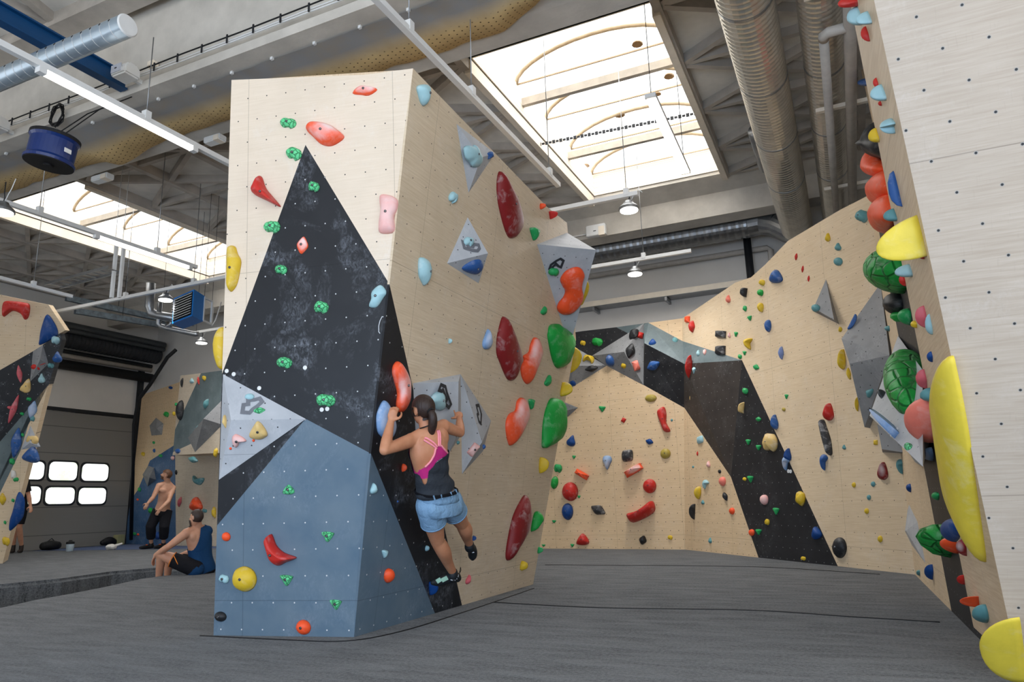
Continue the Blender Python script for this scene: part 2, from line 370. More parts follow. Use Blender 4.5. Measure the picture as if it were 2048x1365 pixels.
def skylight(k, lab):
    x0, x1, y0, y1 = SK[k]; ZT = 7.46; xm, hw = (x0+x1)/2, (x1-x0)/2
    S = empty('skylight', (xm, (y0+y1)/2, ROOF), lab, 'skylight')
    bm = bmesh.new()
    for a, b, sx, sy in ((x0-.01, (y0+y1)/2, .06, y1-y0+.12), (x1+.01, (y0+y1)/2, .06, y1-y0+.12)): box(bm, V((a, b, (ROOF+ZT)/2)), sx, sy, ZT-ROOF)
    for b in (y0-.01, y1+.01): box(bm, V((xm, b, (ROOF+ZT)/2)), x1-x0-.04, .06, ZT-ROOF)
    from_bm('curb_boards', bm, M['boards'], S)
    bm = bmesh.new()
    for a in (x0-.05, x1+.02): box(bm, V((a, (y0+y1)/2, ROOF-.12)), .1, y1-y0, .2)
    from_bm('lower_trim', bm, M['cream'], S)
    R = .5
    def arc(t): a = math.pi*t; return V((xm-hw*math.cos(a), 0, ZT+R*math.sin(a)))
    bm = bmesh.new(); n = 16
    rows = [[bm.verts.new(arc(i/n)+V((0, y, 0))) for i in range(n+1)] for y in (y0, y1)]
    for i in range(n): bm.faces.new((rows[0][i], rows[0][i+1], rows[1][i+1], rows[1][i]))
    for r in rows: bm.faces.new(r)
    from_bm('vault_pane', bm, M['pane'], S)
    for i in range(5):
        y = y0+.3+(y1-y0-.4)*i/4.0
        tube_obj('arch', [arc(j/14)+V((0, y, -.02)) for j in range(15)], .034, M['arch'], S, 6)
        bm = bmesh.new(); bar(bm, V((x0, y+.04, ZT)), V((x1, y+.04, ZT)), .022, .022); from_bm('tie_rod', bm, M['arch'], S)
    for y in (y0+1.75, y0+3.85):
        bar_obj('cross_bar', V((x0, y, 7.22)), V((x1, y, 7.22)), .08, .13, M['xbar'], S)
    if k == 0:
        for px, py, r_ in ((1275, 91, .09), (1240, 236, .1), (1170, 304, .08), (1338, 148, .09), (1316, 192, .06)):
            q = onz(px, py, ZT+.42); bm = bmesh.new(); lathe(bm, [(r_, 0), (r_*.8, .03), (.01, .04)], V((q.x, q.y, ZT+R*math.sqrt(max(.05, 1-((q.x-xm)/hw)**2))-.01)), V((0, 0, 1)), 9); from_bm('leaf_litter', bm, M['leafdirt'], S)
    return S
skylight(0, 'large bright barrel vault skylight right of the tower top')
skylight(1, 'smaller looking barrel vault skylight at the far left')

# sectional door in the left wall with six windows
DX = XL+.02
def dquad(bm, pts, t=.04):
    a = [bm.verts.new(onx(x, y, DX)+V((.005, 0, 0))) for x, y in pts]; b = [bm.verts.new(v.co+V((t, 0, 0))) for v in a]
    n = len(a); bm.faces.new(a[::-1]); bm.faces.new(b)
    for i in range(n): bm.faces.new((a[i], a[(i+1) % n], b[(i+1) % n], b[i]))
    bmesh.ops.recalc_face_normals(bm, faces=bm.faces[:])
yr, yl = onx(250, 1085, DX).y-.05, 6.0
zt = onx(200, 832, DX).z
D = empty('door_1', (DX, 12, 0)); tag(D, kind='structure')
t = NT('grey_door_sections'); o = t.ob(); sp = t.n('ShaderNodeSeparateXYZ'); t.l(o, sp.inputs[0])
f = t.math('ABSOLUTE', t.math('SUBTRACT', t.math('FRACT', t.math('DIVIDE', sp.outputs[2], .72)), .5)); f2 = t.math('FRACT', t.math('DIVIDE', sp.outputs[2], .12))
t.bump(f2, .3, .02)
M['door'] = t.done(t.mix(t.ramp(f, 0, .02, 1, 0), srgb(136, 133, 128), srgb(80, 78, 76)), .55, .3)
bm = bmesh.new(); box(bm, V((DX+.03, (yr+yl)/2, zt/2)), .06, yr-yl, zt); from_bm('door_leaf', bm, M['door'], D)
bm = bmesh.new(); box(bm, V((DX+.05, yr+.08, 2.6)), .12, .14, 5.2); box(bm, V((DX+.04, (yr+yl)/2, zt+.06)), .1, yr-yl, .1); from_bm('door_frame', bm, M['darksteel'], D)
t = NT('daylight_outside'); o = t.ob()
c = t.mix(t.ramp(t.noise(o, 3, 5, .7), .42, .62), (1, 1, 1, 1), (.62, .74, .5, 1)); t.l(c, t.p.inputs['Emission Color']); t.p.inputs['Emission Strength'].default_value = 1.15; M['outside'] = t.done((.1, .1, .1, 1), .3)
for a in ((30, 925, 86, 959), (93, 926, 152, 961), (159, 930, 214, 962), (25, 974, 79, 1009), (86, 976, 146.5, 1009), (152.5, 977, 209, 1009)):
    x0, y0, x1, y1 = a; P0, P1 = onx(x0, y1, DX), onx(x1, y0, DX)
    ya, yb, za, zb = P0.y, P1.y, P0.z, P1.z
    for nm, g, dx, m in (('window_frame', .05, .07, M['darksteel']), ('pane', 0, .085, M['outside'])):
        bm = bmesh.new(); r = .13
        ring = []
        for cy, cz, s in ((yb+g-r, zb+g-r, 0), (ya-g+r, zb+g-r, 1), (ya-g+r, za-g+r, 2), (yb+g-r, za-g+r, 3)):
            for q in range(5):
                an = math.pi/2*(s+q/4); ring.append((cy+r*math.cos(an), cz+r*math.sin(an)))
        A = [bm.verts.new((DX+.055, p, q)) for p, q in ring]; B = [bm.verts.new((DX+dx, p, q)) for p, q in ring]
        bm.faces.new(B); n = len(ring)
        for i in range(n): bm.faces.new((A[i], A[(i+1) % n], B[(i+1) % n], B[i]))
        bmesh.ops.recalc_face_normals(bm, faces=bm.faces[:]); from_bm(nm, bm, m, D)
bm = bmesh.new(); dquad(bm, [(60, 733), (266, 757), (262, 836), (55, 818)]); tag(from_bm('wall_panel', bm, M['plaster']), kind='structure')

# padded mats
def mat_carpet(name, a, b):
    t = NT(name); o = t.ob()
    n = t.math('ADD', t.math('MULTIPLY', t.noise(o, 150, 2, .8), .5), t.math('MULTIPLY', t.noise(o, 46, 2, .7), .5)); st = t.noise(t.scale(o, 2.2, 9), 1.0, 4, .6, .5)
    c = t.mix(t.ramp(n, .4, .62), a, b); c = t.mix(t.ramp(st, .35, .7, 0, .4), c, tuple(x*1.7 for x in b[:3])+(1,))
    t.bump(t.math('ADD', n, t.math('MULTIPLY', st, 3)), .4, .012)
    t.p.inputs['Sheen Weight'].default_value = .12
    return t.done(c, .95, .1)
M['carpet'] = mat_carpet('grey_carpet', srgb(38, 40, 42), srgb(104, 106, 108))
M['bluecarpet'] = mat_carpet('blue_carpet', srgb(52, 66, 98), srgb(74, 92, 130))
def slab_mat(name, poly, z0, z1, m, label, rnd=.05):
    bm = bmesh.new(); a = [bm.verts.new((x, y, z1)) for x, y in poly]; f = bm.faces.new(a); f.normal_update()
    if f.normal.z < 0: f.normal_flip()
    r = bmesh.ops.extrude_face_region(bm, geom=[f]); vs = [g for g in r['geom'] if isinstance(g, bmesh.types.BMVert)]
    for v in vs: v.co.z = z0
    bmesh.ops.recalc_face_normals(bm, faces=bm.faces[:])
    ed = [e for e in bm.edges if all(v.co.z > z1-.001 for v in e.verts)]
    bmesh.ops.bevel(bm, geom=ed, offset=rnd, segments=3, affect='EDGES')
    o = from_bm(name, bm, m); tag(o, label, 'mat'); return o
nb = [onz(x, y) for x, y in ((0, 1215), (62, 1201), (125, 1190), (207, 1174), (274, 1159), (324, 1152), (423, 1146))]
near = [(-10.5, -3), (-10.5, 4.2)]+[(p.x, p.y) for p in nb]+[(-6.75, 9.6), (-6.6, 14.2), (.9, 14.2), (2.9, 9.0), (2.9, -3)]
slab_mat('crash_mat', near, -.35, 0, M['carpet'], 'large grey carpeted crash mat under the central tower')
fb = [onz(x, y) for x, y in ((0, 1170), (125, 1158), (224, 1144), (309, 1137))]
bk = [onz(x, y) for x, y in ((445, 1097), (50, 1103))]
far = [(XL+.25, 6.0)]+[(p.x, p.y) for p in fb]+[(-7.1, 9.5), (-7.0, bk[0].y), (bk[0].x, bk[0].y), (bk[1].x, bk[1].y), (XL+.25, bk[1].y)]
slab_mat('crash_mat', far, -.35, 0, M['carpet'], 'grey carpeted crash mat at left beyond the dark gap')
slab_mat('crash_mat', [(bk[1].x, bk[1].y+.02), (bk[0].x, bk[0].y+.02), (-7.0, bk[0].y+.02), (-7.0, 15.4), (XL+.25, 15.4), (XL+.25, bk[1].y+.02)], -.35, -.005, M['bluecarpet'], 'blue edge mat along the far left door', .02)
# stitched seams of the near carpet
def seam(pts):
    P = [onz(x, y)+V((0, 0, .003)) for x, y in catmull(pts, 6, False)]
    tube_obj('carpet_seam', P, .004, M['rubber'], bpy.data.objects['crash_mat'], 5)
seam([(1090, 1131), (1250, 1132), (1400, 1133), (1560, 1137), (1760, 1150)])
seam([(985, 1206), (1200, 1217), (1500, 1222), (1700, 1235), (1880, 1246)])
seam([(400, 1273), (560, 1281), (690, 1284), (800, 1265), (930, 1225), (1068, 1178)])
# ================================================================ CLIMBING WALLS
def panel(name, pl, px, m, parent, thick=.02, off=0, uvs=1):
    """a flat sheet standing on plane pl with the outline px"""
    bm = bmesh.new(); uvl = bm.loops.layers.uv.new('UVMap')
    F = [bm.verts.new(pl.hit(p[0], p[1], off) if not isinstance(p, V) else p) for p in px]
    f = bm.faces.new(F); f.normal_update()
    if f.normal.dot(pl.n) < 0: f.normal_flip()
    r = bmesh.ops.extrude_face_region(bm, geom=[f])
    for g in r['geom']:
        if isinstance(g, bmesh.types.BMVert): g.co -= pl.n*thick
    bmesh.ops.recalc_face_normals(bm, faces=bm.faces[:])
    for fc in bm.faces:
        for lp in fc.loops: lp[uvl].uv = [q+20 for q in pl.uv(lp.vert.co)]
    return from_bm(name, bm, m, parent)
def sheet(name, P, m, parent, thick=.02, inside=None):
    """closed thin sheet through world points, thickened towards the inside of its body"""
    c = sum(P, V())/len(P); n = (P[1]-P[0]).cross(P[2]-P[0]); pl = Pl(P[0], None, None, n)
    if inside is not None and (inside-c).dot(pl.n) > 0: thick = -thick
    return panel(name, pl, P, m, parent, thick)
def facets(name, pl, verts, faces, m, label=None, parent=None, group=None, cat='volume', u=1):
    """faceted plywood volume; verts are (x, y, height above the wall)"""
    bm = bmesh.new(); uvl = bm.loops.layers.uv.new('UVMap')
    P = [pl.hit(x, y, o) for x, y, o in verts]
    vs = [bm.verts.new(p) for p in P]
    for f in faces: bm.faces.new([vs[i] for i in f])
    bmesh.ops.recalc_face_normals(bm, faces=bm.faces[:])
    for fc in bm.faces:
        if fc.normal.dot(pl.n) < 0 and len(faces) < 4: pass
    base = [i for i, v in enumerate(verts) if v[2] < .02]
    # close the back with a fan
    bd = [e for e in bm.edges if len(e.link_faces) == 1]
    if bd: bmesh.ops.holes_fill(bm, edges=bd)
    bmesh.ops.recalc_face_normals(bm, faces=bm.faces[:])
    for fc in bm.faces:
        uu, vv = frame(fc.normal)
        for lp in fc.loops: lp[uvl].uv = (lp.vert.co.dot(uu)+20, lp.vert.co.dot(vv)+20)
    o = from_bm(name, bm, m, parent)
    if label: tag(o, label, cat, group)
    return o
def ribbon(name, pl, pts, wd, m, parent, off=.004, closed=True):
    """painted or taped outline on a wall, wd metres wide"""
    Q = [V(pl.uv(pl.hit(x, y, off))).to_2d() for x, y in pts]; n = len(Q)
    bm = bmesh.new(); L = []
    for i in range(n):
        a, b, c = Q[(i-1) % n], Q[i], Q[(i+1) % n]
        if not closed and i == 0: a = b*2-c
        if not closed and i == n-1: c = b*2-a
        d1, d2 = (b-a).normalized(), (c-b).normalized(); t = (d1+d2); t = t.normalized() if t.length > .1 else d1
        k = max(.5, abs(t.dot(d1))); nn = V((-t.y, t.x)).to_2d()*(wd/2/k)
        L.append((bm.verts.new(pl.at(b+nn, off)), bm.verts.new(pl.at(b-nn, off))))
    for i in range(n if closed else n-1):
        a, b = L[i], L[(i+1) % n]; f = bm.faces.new((a[0], b[0], b[1], a[1]))
    bmesh.ops.recalc_face_normals(bm, faces=bm.faces[:])
    return from_bm(name, bm, m, parent)

# ---- central tower
BL, BR, RB = onz(427, 1272), onz(708, 1275), onz(1065, 1170)
TRC = dep(826, 137, depth_of(BR)*1.1)
TF = Pl(BL, BR, TRC); TR = Pl(BR, TRC, RB)
TLC = TF.hit(463, 160)
tower = empty('climbing_tower', ((BL+RB)/2), 'tall freestanding climbing tower of pale plywood with black and blue paint', 'climbing tower')
fp = lambda name, px, m: panel(name, TF, px, M[m], tower)
fp('wood_panel', [(463, 160), (728, 149.5), (826, 137), (779, 569), (611, 290), (444.2, 748)], 'wood_front')
fp('black_panel', [(611, 290), (779, 569), (742, 908), (611, 838), (434, 1052), (444.2, 748)], 'black')
fp('blue_panel', [(611, 838), (742, 908), (708, 1275), (427, 1272), (434, 1052)], 'blue')
rp = lambda name, px, m: panel(name, TR, px, M[m], tower)
rp('wood_panel', [(826, 137), (1095, 415), (1134, 446), (1152, 680), (1066, 1171), (925, 1216), (779, 569)], 'wood_right')
rp('black_panel', [(779, 569), (925, 1216), (870, 1228), (742, 908)], 'black')
rp('blue_panel', [(742, 908), (870, 1228), (708, 1275)], 'blue')
RT, RM, RTm = TR.hit(1134, 446), TR.hit(1152, 680), TR.hit(1095, 415)
TIN = (BL+RB+TRC+TLC)/4+V((0, 1.2, 0))
LBt, LBm, LBb = V((TLC.x+.05, RT.y, RT.z)), V((TLC.x+.1, RM.y, RM.z)), V((BL.x, RB.y, 0))
o_ = -TF.n*.012
sheet('side_panel', [BL+o_, TLC+o_, LBt], M['wood_edge'], tower, .02, TIN); sheet('side_panel', [BL+o_, LBt, LBm, LBb], M['wood_edge'], tower, .02, TIN)
sheet('back_panel', [RT, LBt, LBm, RM], M['wood_edge'], tower, .02, TIN); sheet('back_panel', [RM, LBm, LBb, RB], M['wood_edge'], tower, .02, TIN)
sheet('top_panel', [TLC+o_, TRC+o_-TR.n*.012, RTm-TR.n*.012], M['wood_edge'], tower, .02, TIN); sheet('top_panel', [TLC+o_, RTm-TR.n*.012, RT-TR.n*.012, LBt], M['wood_edge'], tower, .02, TIN)

# ---- back wall of the bay (facing the camera) and the long wall to its right
A1, A2, A3 = onz(1090, 1098), onz(1370, 1100), onz(1830, 1150)
P1 = Pl(A1, None, None, V((A2-A1).cross(V((0, 0, 1)))))
CT = P1.hit(1365, 637)
P2 = Pl(A2, A3, CT)
P3 = Pl(A3, onz(1903, 1223), P2.hit(1765, 600))
W1 = empty('climbing_wall', A1, 'rear climbing wall between tower and corner, pale plywood under a grey and black arch', 'climbing wall')
p1 = lambda name, px, m: panel(name, P1, px, M[m], W1)
p1('wood_panel', [(1213, 732), (1288, 771), (1368, 816), A2, onz(1040, 1097.6), (1085, 800)], 'wood_back')
p1('black_panel', [(1100, 672), (1166, 662.6), (1232, 655), (1256, 667), (1288, 690), (1288, 771), (1213, 732), (1085, 800)], 'black_back')
p1('grey_panel', [(1232, 655), (1297, 646), (1288, 690), (1256, 667)], 'slate')
p1('wood_panel', [(1297, 646), CT, P1.hit(1365.6, 683)], 'wood_back')
W2 = empty('climbing_wall', A3, 'long right hand climbing wall with a black diagonal stripe', 'climbing wall')
p2 = lambda name, px, m: panel(name, P2, px, M[m], W2)
p2('wood_panel', [A2, (1368, 816), (1462, 955), (1518, 1119)], 'wood_back')
p2('black_panel', [(1484, 721), (1677, 1136), (1518, 1119), (1462, 955), (1478, 780)], 'black_back')
cr = lambda y: P2.hit(1830-(1150-y)*65/550, y)
p2('wood_panel', [CT, (1470, 566), (1502, 555), (1530, 530), (1576, 482), (1680, 420), (1741, 389), cr(400), A3, (1677, 1136), (1484, 721), (1366, 683)], 'wood')
# arch band standing proud of both walls
def wedge(name, pl, verts, faces, m, parent): return facets(name, pl, verts, faces, m, None, parent)
dP = P1.hit(1368, 728, .32)
def free_faces(name, P, faces, m, parent):
    bm = bmesh.new(); uvl = bm.loops.layers.uv.new('UVMap'); vs = [bm.verts.new(p) for p in P]
    for f in faces: bm.faces.new([vs[i] for i in f])
    bmesh.ops.recalc_face_normals(bm, faces=bm.faces[:])
    for fc in bm.faces:
        uu, vv = frame(fc.normal)
        for lp in fc.loops: lp[uvl].uv = (lp.vert.co.dot(uu)+20, lp.vert.co.dot(vv)+20)
    return from_bm(name, bm, m, parent)
a_, b_, c_, e_, f_, g_, h_, k_ = P1.hit(1297, 646), P1.hit(1365.6, 683), P2.hit(1484, 721), P1.hit(1289, 687, .22), P1.hit(1288, 771), P1.hit(1368, 816), P2.hit(1462, 955), P2.hit(1478, 780)
z_ = P1.hit(1288, 650)
arch = empty('arch_volume', g_, 'black and grey angular arch volume over the rear corner', 'volume')
free_faces('upper_face', [z_, a_, b_, dP, e_], [(0, 1, 2, 3, 4)], M['slate'], arch)
free_faces('upper_face', [b_, c_, dP], [(0, 1, 2)], M['slate'], arch)
free_faces('front_face', [e_, dP, g_, f_], [(0, 1, 2, 3)], M['black_back'], arch)
free_faces('front_face', [dP, c_, k_, h_, g_], [(0, 1, 2), (0, 2, 3, 4)], panel_mat('brown_black_plywood', srgb(64, 58, 54), srgb(52, 47, 44), dot=(.3, .3, .3, 1), sx=.15, sy=.15, chalk=.4, wear=.2, chalkcol=srgb(150, 150, 150), wood=False), arch)

W3 = empty('climbing_wall', onz(1903, 1223), 'narrow receding climbing wall beside the near right panel', 'climbing wall')
p3 = lambda name, px, m: panel(name, P3, px, M[m], W3)
p3('wood_panel', [A3, (1903, 1223), (1848, 935), (1783, 600), (1750, 420), (1741, 395), cr(400)], 'wood')
p3('black_panel', [(1903, 1223), (1975, 1296), (1950, 1100), (1925, 800), (1900, 600), (1880, 420), (1750, 420), (1783, 600), (1848, 935)], 'black_back')

p3('wood_panel', [(1840, 420), (1890, 420), (1870, 300), (1840, 140), (1722, 140), (1757, 300), (1770, 385)], 'wood')
# ---- near right wall: bright overhanging front and narrow side
RN0 = V((.58, 4.5, 0)); nF = V((0, -1, -.43))
RF = Pl(RN0, None, None, nF)
RN1 = RF.hit(1748, 0); RN2 = RF.hit(1722, -120)
RS = Pl(RF.hit(2036, 1332), onz(1950, 1268), RN1)
W4 = empty('climbing_wall', RN0, 'close overhanging climbing wall at the right edge with a bright front sheet', 'climbing wall')
e0 = RF.hit(2036, 1332); e0 = RN1+(e0-RN1)*((RN1.z+.0)/(RN1.z-e0.z))
top = RN1+(RN1-e0)*.22
bb, bt = onz(1950, 1268), RS.hit(1700, 0); bt = bb+(bt-bb)*1.15
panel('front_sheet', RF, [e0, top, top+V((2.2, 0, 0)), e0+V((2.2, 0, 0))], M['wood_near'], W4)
panel('side_sheet', RS, [e0, top, bt, bb], M['wood_edge'], W4)
sheet('back_sheet', [bb, bt, bt+V((2.1, 0, 0)), bb+V((2.1, 0, 0))], M['wood_edge'], W4)

# ---- left wall at the picture's left edge
LG = onz(5, 1128)
LW = Pl(LG, None, None, V((.62, -.74, -.2)))
W5 = empty('climbing_wall', LG, 'overhanging climbing wall at the far left edge with a black and grey band', 'climbing wall')
p5 = lambda name, px, m: panel(name, LW, px, M[m], W5, .25)
p5('wood_panel', [(-60, 577), (0, 590), (97, 610), (131, 661), (120, 667), (86, 690), (66, 703), (0, 740.6), (-60, 775)], 'wood')
p5('black_panel', [(-60, 775), (0, 740.6), (66, 703), (86, 690), (120, 667), (124, 680), (98, 769), (0, 884), (-60, 945)], 'black')
p5('grey_panel', [(-60, 945), (0, 884), (98, 769), (72, 799), (41, 902), (0, 987), (-60, 1080)], 'slate')
p5('wood_panel', [(98, 769), (96, 772), (56, 932), (5, 1128), (-60, 1128), (-60, 1080), (0, 987), (41, 902), (72, 799)], 'wood')

# ---- far left walls behind the two men
B0, B1 = onz(247, 1088), onz(352, 1092)
P5 = Pl(B0, None, None, V((B1-B0).cross(V((0, 0, 1)))))
W6 = empty('climbing_wall', B0, 'dim climbing wall in the far left corner with a blue diagonal', 'climbing wall')
p6 = lambda name, px, m: panel(name, P5, px, M[m], W6)
p6('wood_panel', [(284, 790.5), (361, 764), (350, 890), (300, 922), (276, 980), (262, 1000)], 'wood_back')
p6('blue_panel', [(350, 890), (350, 940), (352, 1092), (278, 1089), (247, 1088), (262, 1000), (276, 980), (300, 922)], 'blue_back')
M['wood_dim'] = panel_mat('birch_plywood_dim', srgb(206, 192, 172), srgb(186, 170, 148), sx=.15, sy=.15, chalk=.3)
C0 = onz(352, 1092); C1 = onz(470, 1094)
P6 = Pl(C0, None, None, V((C1-C0).cross(V((0, 0, 1)))))
W7 = empty('climbing_wall', C0, 'dim plywood climbing wall behind the seated man', 'climbing wall')
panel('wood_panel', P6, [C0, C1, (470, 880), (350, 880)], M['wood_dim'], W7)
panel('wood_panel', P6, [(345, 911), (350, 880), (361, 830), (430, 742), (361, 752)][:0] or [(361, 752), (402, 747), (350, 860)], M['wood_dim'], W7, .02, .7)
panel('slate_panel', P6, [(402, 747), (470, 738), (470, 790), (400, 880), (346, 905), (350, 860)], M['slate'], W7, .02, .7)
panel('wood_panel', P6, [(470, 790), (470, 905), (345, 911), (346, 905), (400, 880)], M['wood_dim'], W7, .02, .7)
q0, q1 = P6.hit(345, 911, .69), P6.hit(470, 905, .69)
sheet('underside_panel', [q0, q1, q1-P6.n*.69, q0-P6.n*.69], M['wood_edge'], W7)

# ---- plywood volumes on the walls
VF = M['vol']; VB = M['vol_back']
vol = {}
vol['TFl'] = facets('volume', TF, [(446, 749, 0), (611.7, 838.5, .01), (438, 960, 0), (462, 841, .13)], [(0, 1, 3), (1, 2, 3), (2, 0, 3)], VF, 'large light grey pyramid volume at the left edge of the tower front')
vol['T1'] = facets('volume', TR, [(913, 248, 0), (990, 307, 0), (937, 386, 0), (962, 315, .07)], [(0, 1, 3), (1, 2, 3), (2, 0, 3)], VF, 'pale grey triangle volume near the top edge of the tower side')
vol['T2'] = facets('volume', TR, [(935.4, 435, 0), (972, 503, 0), (957, 567, 0), (894, 527, 0), (976, 507, .16)], [(0, 1, 4), (1, 2, 4), (2, 3, 4), (3, 0, 4)], VF, 'grey diamond volume with a ridge in the middle of the tower side')
vol['T3'] = facets('volume', TR, [(1134, 466, 0), (1074, 489, 0), (1139, 696, 0), (1192, 500, .5)], [(0, 1, 3), (1, 2, 3), (2, 0, 3)], VF, 'big grey spike volume hanging on the upper right edge of the tower')
vol['T4'] = facets('volume', TR, [(826, 767, 0), (921, 749, 0), (922, 872, 0), (894, 912, 0), (832, 880, 0), (917, 764, .13), (916, 868, .13)], [(0, 1, 5), (1, 2, 6, 5), (2, 3, 6), (3, 4, 6), (4, 0, 5, 6)], VF, 'light grey volume behind the climbing woman, left half of the pair')
vol['T5'] = facets('volume', TR, [(921, 749, 0), (982, 842, 0), (966, 903, 0), (924, 949, 0), (964, 885, .12)], [(0, 1, 4), (1, 2, 4), (2, 3, 4), (3, 0, 4)], VF, 'light grey kite volume right of the climbing woman, tapering to a low point')
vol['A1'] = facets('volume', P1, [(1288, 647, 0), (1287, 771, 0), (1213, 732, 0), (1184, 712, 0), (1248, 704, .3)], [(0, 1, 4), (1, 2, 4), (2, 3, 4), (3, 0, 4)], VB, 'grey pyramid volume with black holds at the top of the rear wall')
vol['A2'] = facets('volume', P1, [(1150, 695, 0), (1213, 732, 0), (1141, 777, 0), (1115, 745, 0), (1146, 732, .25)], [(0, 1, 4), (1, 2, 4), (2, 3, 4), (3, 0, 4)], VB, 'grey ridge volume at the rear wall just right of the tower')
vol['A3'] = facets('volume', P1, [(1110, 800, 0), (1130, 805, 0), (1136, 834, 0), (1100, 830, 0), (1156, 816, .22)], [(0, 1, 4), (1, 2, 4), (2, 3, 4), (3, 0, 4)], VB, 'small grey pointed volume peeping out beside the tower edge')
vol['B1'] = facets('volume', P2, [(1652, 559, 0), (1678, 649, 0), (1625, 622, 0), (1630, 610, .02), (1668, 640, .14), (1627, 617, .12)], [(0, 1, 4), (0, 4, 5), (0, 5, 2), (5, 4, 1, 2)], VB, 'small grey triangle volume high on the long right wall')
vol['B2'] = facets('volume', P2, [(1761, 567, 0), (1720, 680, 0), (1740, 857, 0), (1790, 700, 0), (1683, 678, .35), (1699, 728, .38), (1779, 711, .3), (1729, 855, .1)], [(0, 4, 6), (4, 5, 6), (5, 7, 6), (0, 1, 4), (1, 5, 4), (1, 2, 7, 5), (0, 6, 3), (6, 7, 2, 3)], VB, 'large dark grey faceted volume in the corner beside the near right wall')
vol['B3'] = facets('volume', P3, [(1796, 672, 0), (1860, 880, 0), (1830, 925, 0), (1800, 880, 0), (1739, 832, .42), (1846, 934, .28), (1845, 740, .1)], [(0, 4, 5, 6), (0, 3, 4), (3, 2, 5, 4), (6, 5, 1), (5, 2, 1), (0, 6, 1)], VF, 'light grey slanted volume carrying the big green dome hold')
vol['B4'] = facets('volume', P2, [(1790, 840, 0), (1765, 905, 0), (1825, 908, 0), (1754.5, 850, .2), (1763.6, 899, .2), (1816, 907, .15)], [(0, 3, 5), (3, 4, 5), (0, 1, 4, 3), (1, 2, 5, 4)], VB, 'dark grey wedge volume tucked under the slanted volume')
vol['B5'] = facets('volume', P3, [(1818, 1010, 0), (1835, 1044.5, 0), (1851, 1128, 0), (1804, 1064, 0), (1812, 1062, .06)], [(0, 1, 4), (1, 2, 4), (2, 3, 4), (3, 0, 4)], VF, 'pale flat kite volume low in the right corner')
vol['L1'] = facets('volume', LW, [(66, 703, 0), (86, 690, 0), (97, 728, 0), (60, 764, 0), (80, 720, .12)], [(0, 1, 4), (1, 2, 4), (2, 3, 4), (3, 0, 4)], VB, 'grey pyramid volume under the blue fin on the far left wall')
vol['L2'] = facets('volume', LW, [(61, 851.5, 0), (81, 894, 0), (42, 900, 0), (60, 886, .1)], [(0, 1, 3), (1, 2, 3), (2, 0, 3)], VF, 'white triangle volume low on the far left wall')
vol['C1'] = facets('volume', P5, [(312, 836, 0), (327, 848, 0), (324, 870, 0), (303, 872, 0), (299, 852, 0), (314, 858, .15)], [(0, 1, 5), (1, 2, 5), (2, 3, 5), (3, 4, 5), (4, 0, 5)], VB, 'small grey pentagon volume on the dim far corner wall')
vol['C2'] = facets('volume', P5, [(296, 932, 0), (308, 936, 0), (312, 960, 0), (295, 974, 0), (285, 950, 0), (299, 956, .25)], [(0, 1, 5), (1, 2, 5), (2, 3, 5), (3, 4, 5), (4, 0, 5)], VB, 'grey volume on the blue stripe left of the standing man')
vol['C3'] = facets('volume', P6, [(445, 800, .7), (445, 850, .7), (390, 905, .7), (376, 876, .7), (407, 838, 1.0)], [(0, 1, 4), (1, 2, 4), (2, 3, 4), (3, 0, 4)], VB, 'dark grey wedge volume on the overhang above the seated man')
# painted arrow emblems on some volumes
def vplane(v, i):
    me = vol[v].data; f = me.polygons[i]; return Pl(me.vertices[f.vertices[0]].co.copy(), None, None, f.normal.copy())
# ================================================================ CLIMBING HOLDS
SHAPES = {
 'ell': [(math.cos(a)*.5, math.sin(a)*.5) for a in [2*math.pi*i/8 for i in range(8)]],
 'rock': [(.5, .02), (.36, .36), (.1, .44), (-.18, .5), (-.44, .3), (-.5, -.08), (-.3, -.36), (.02, -.34), (.12, -.5), (.38, -.34)],
 'tri': [(-.5, .38), (-.2, .5), (.25, .46), (.5, .34), (.36, .02), (.12, -.42), (-.06, -.5), (-.26, -.16)],
 'fan': [(-.5, -.36), (-.16, .4), (.08, .5), (.4, .1), (.5, -.3), (.1, -.5)],
 'drop': [(0, .5), (.26, .18), (.48, -.16), (.36, -.42), (0, -.5), (-.36, -.42), (-.48, -.16), (-.26, .18)],
 'leaf': [(0, .5), (.3, .28), (.5, -.02), (.3, -.3), (0, -.5), (-.3, -.3), (-.5, .02), (-.3, .28)],
 'bar': [(-.5, .3), (-.44, .48), (.44, .5), (.5, .3), (.5, -.3), (.44, -.5), (-.44, -.48), (-.5, -.3)],
 'moon': [(-.3, .5), (.2, .44), (.5, .28), (.3, .12), (.05, 0), (.05, -.3), (-.06, -.5), (-.36, -.3), (-.5, .05), (-.48, .34)],
 'horn': [(-.5, .5), (-.1, .2), (.1, .16), (.46, .44), (.5, .1), (.3, -.4), (0, -.5), (-.3, -.36), (-.5, -.02)],
 'jug': [(-.5, .34), (-.3, .5), (.3, .5), (.5, .36), (.5, -.3), (.36, -.5), (.2, -.2), (-.1, -.06), (-.3, -.3), (-.42, -.46), (-.5, -.3)],
}
def shape_px(sh, cx, cy, w, h, rot=0):
    c, s = math.cos(math.radians(rot)), math.sin(math.radians(rot)); out = []
    for x, y in SHAPES[sh]:
        X, Y = x*w, -y*h; out.append((cx+X*c-Y*s, cy+X*s+Y*c))
    return out
hold_n = 0
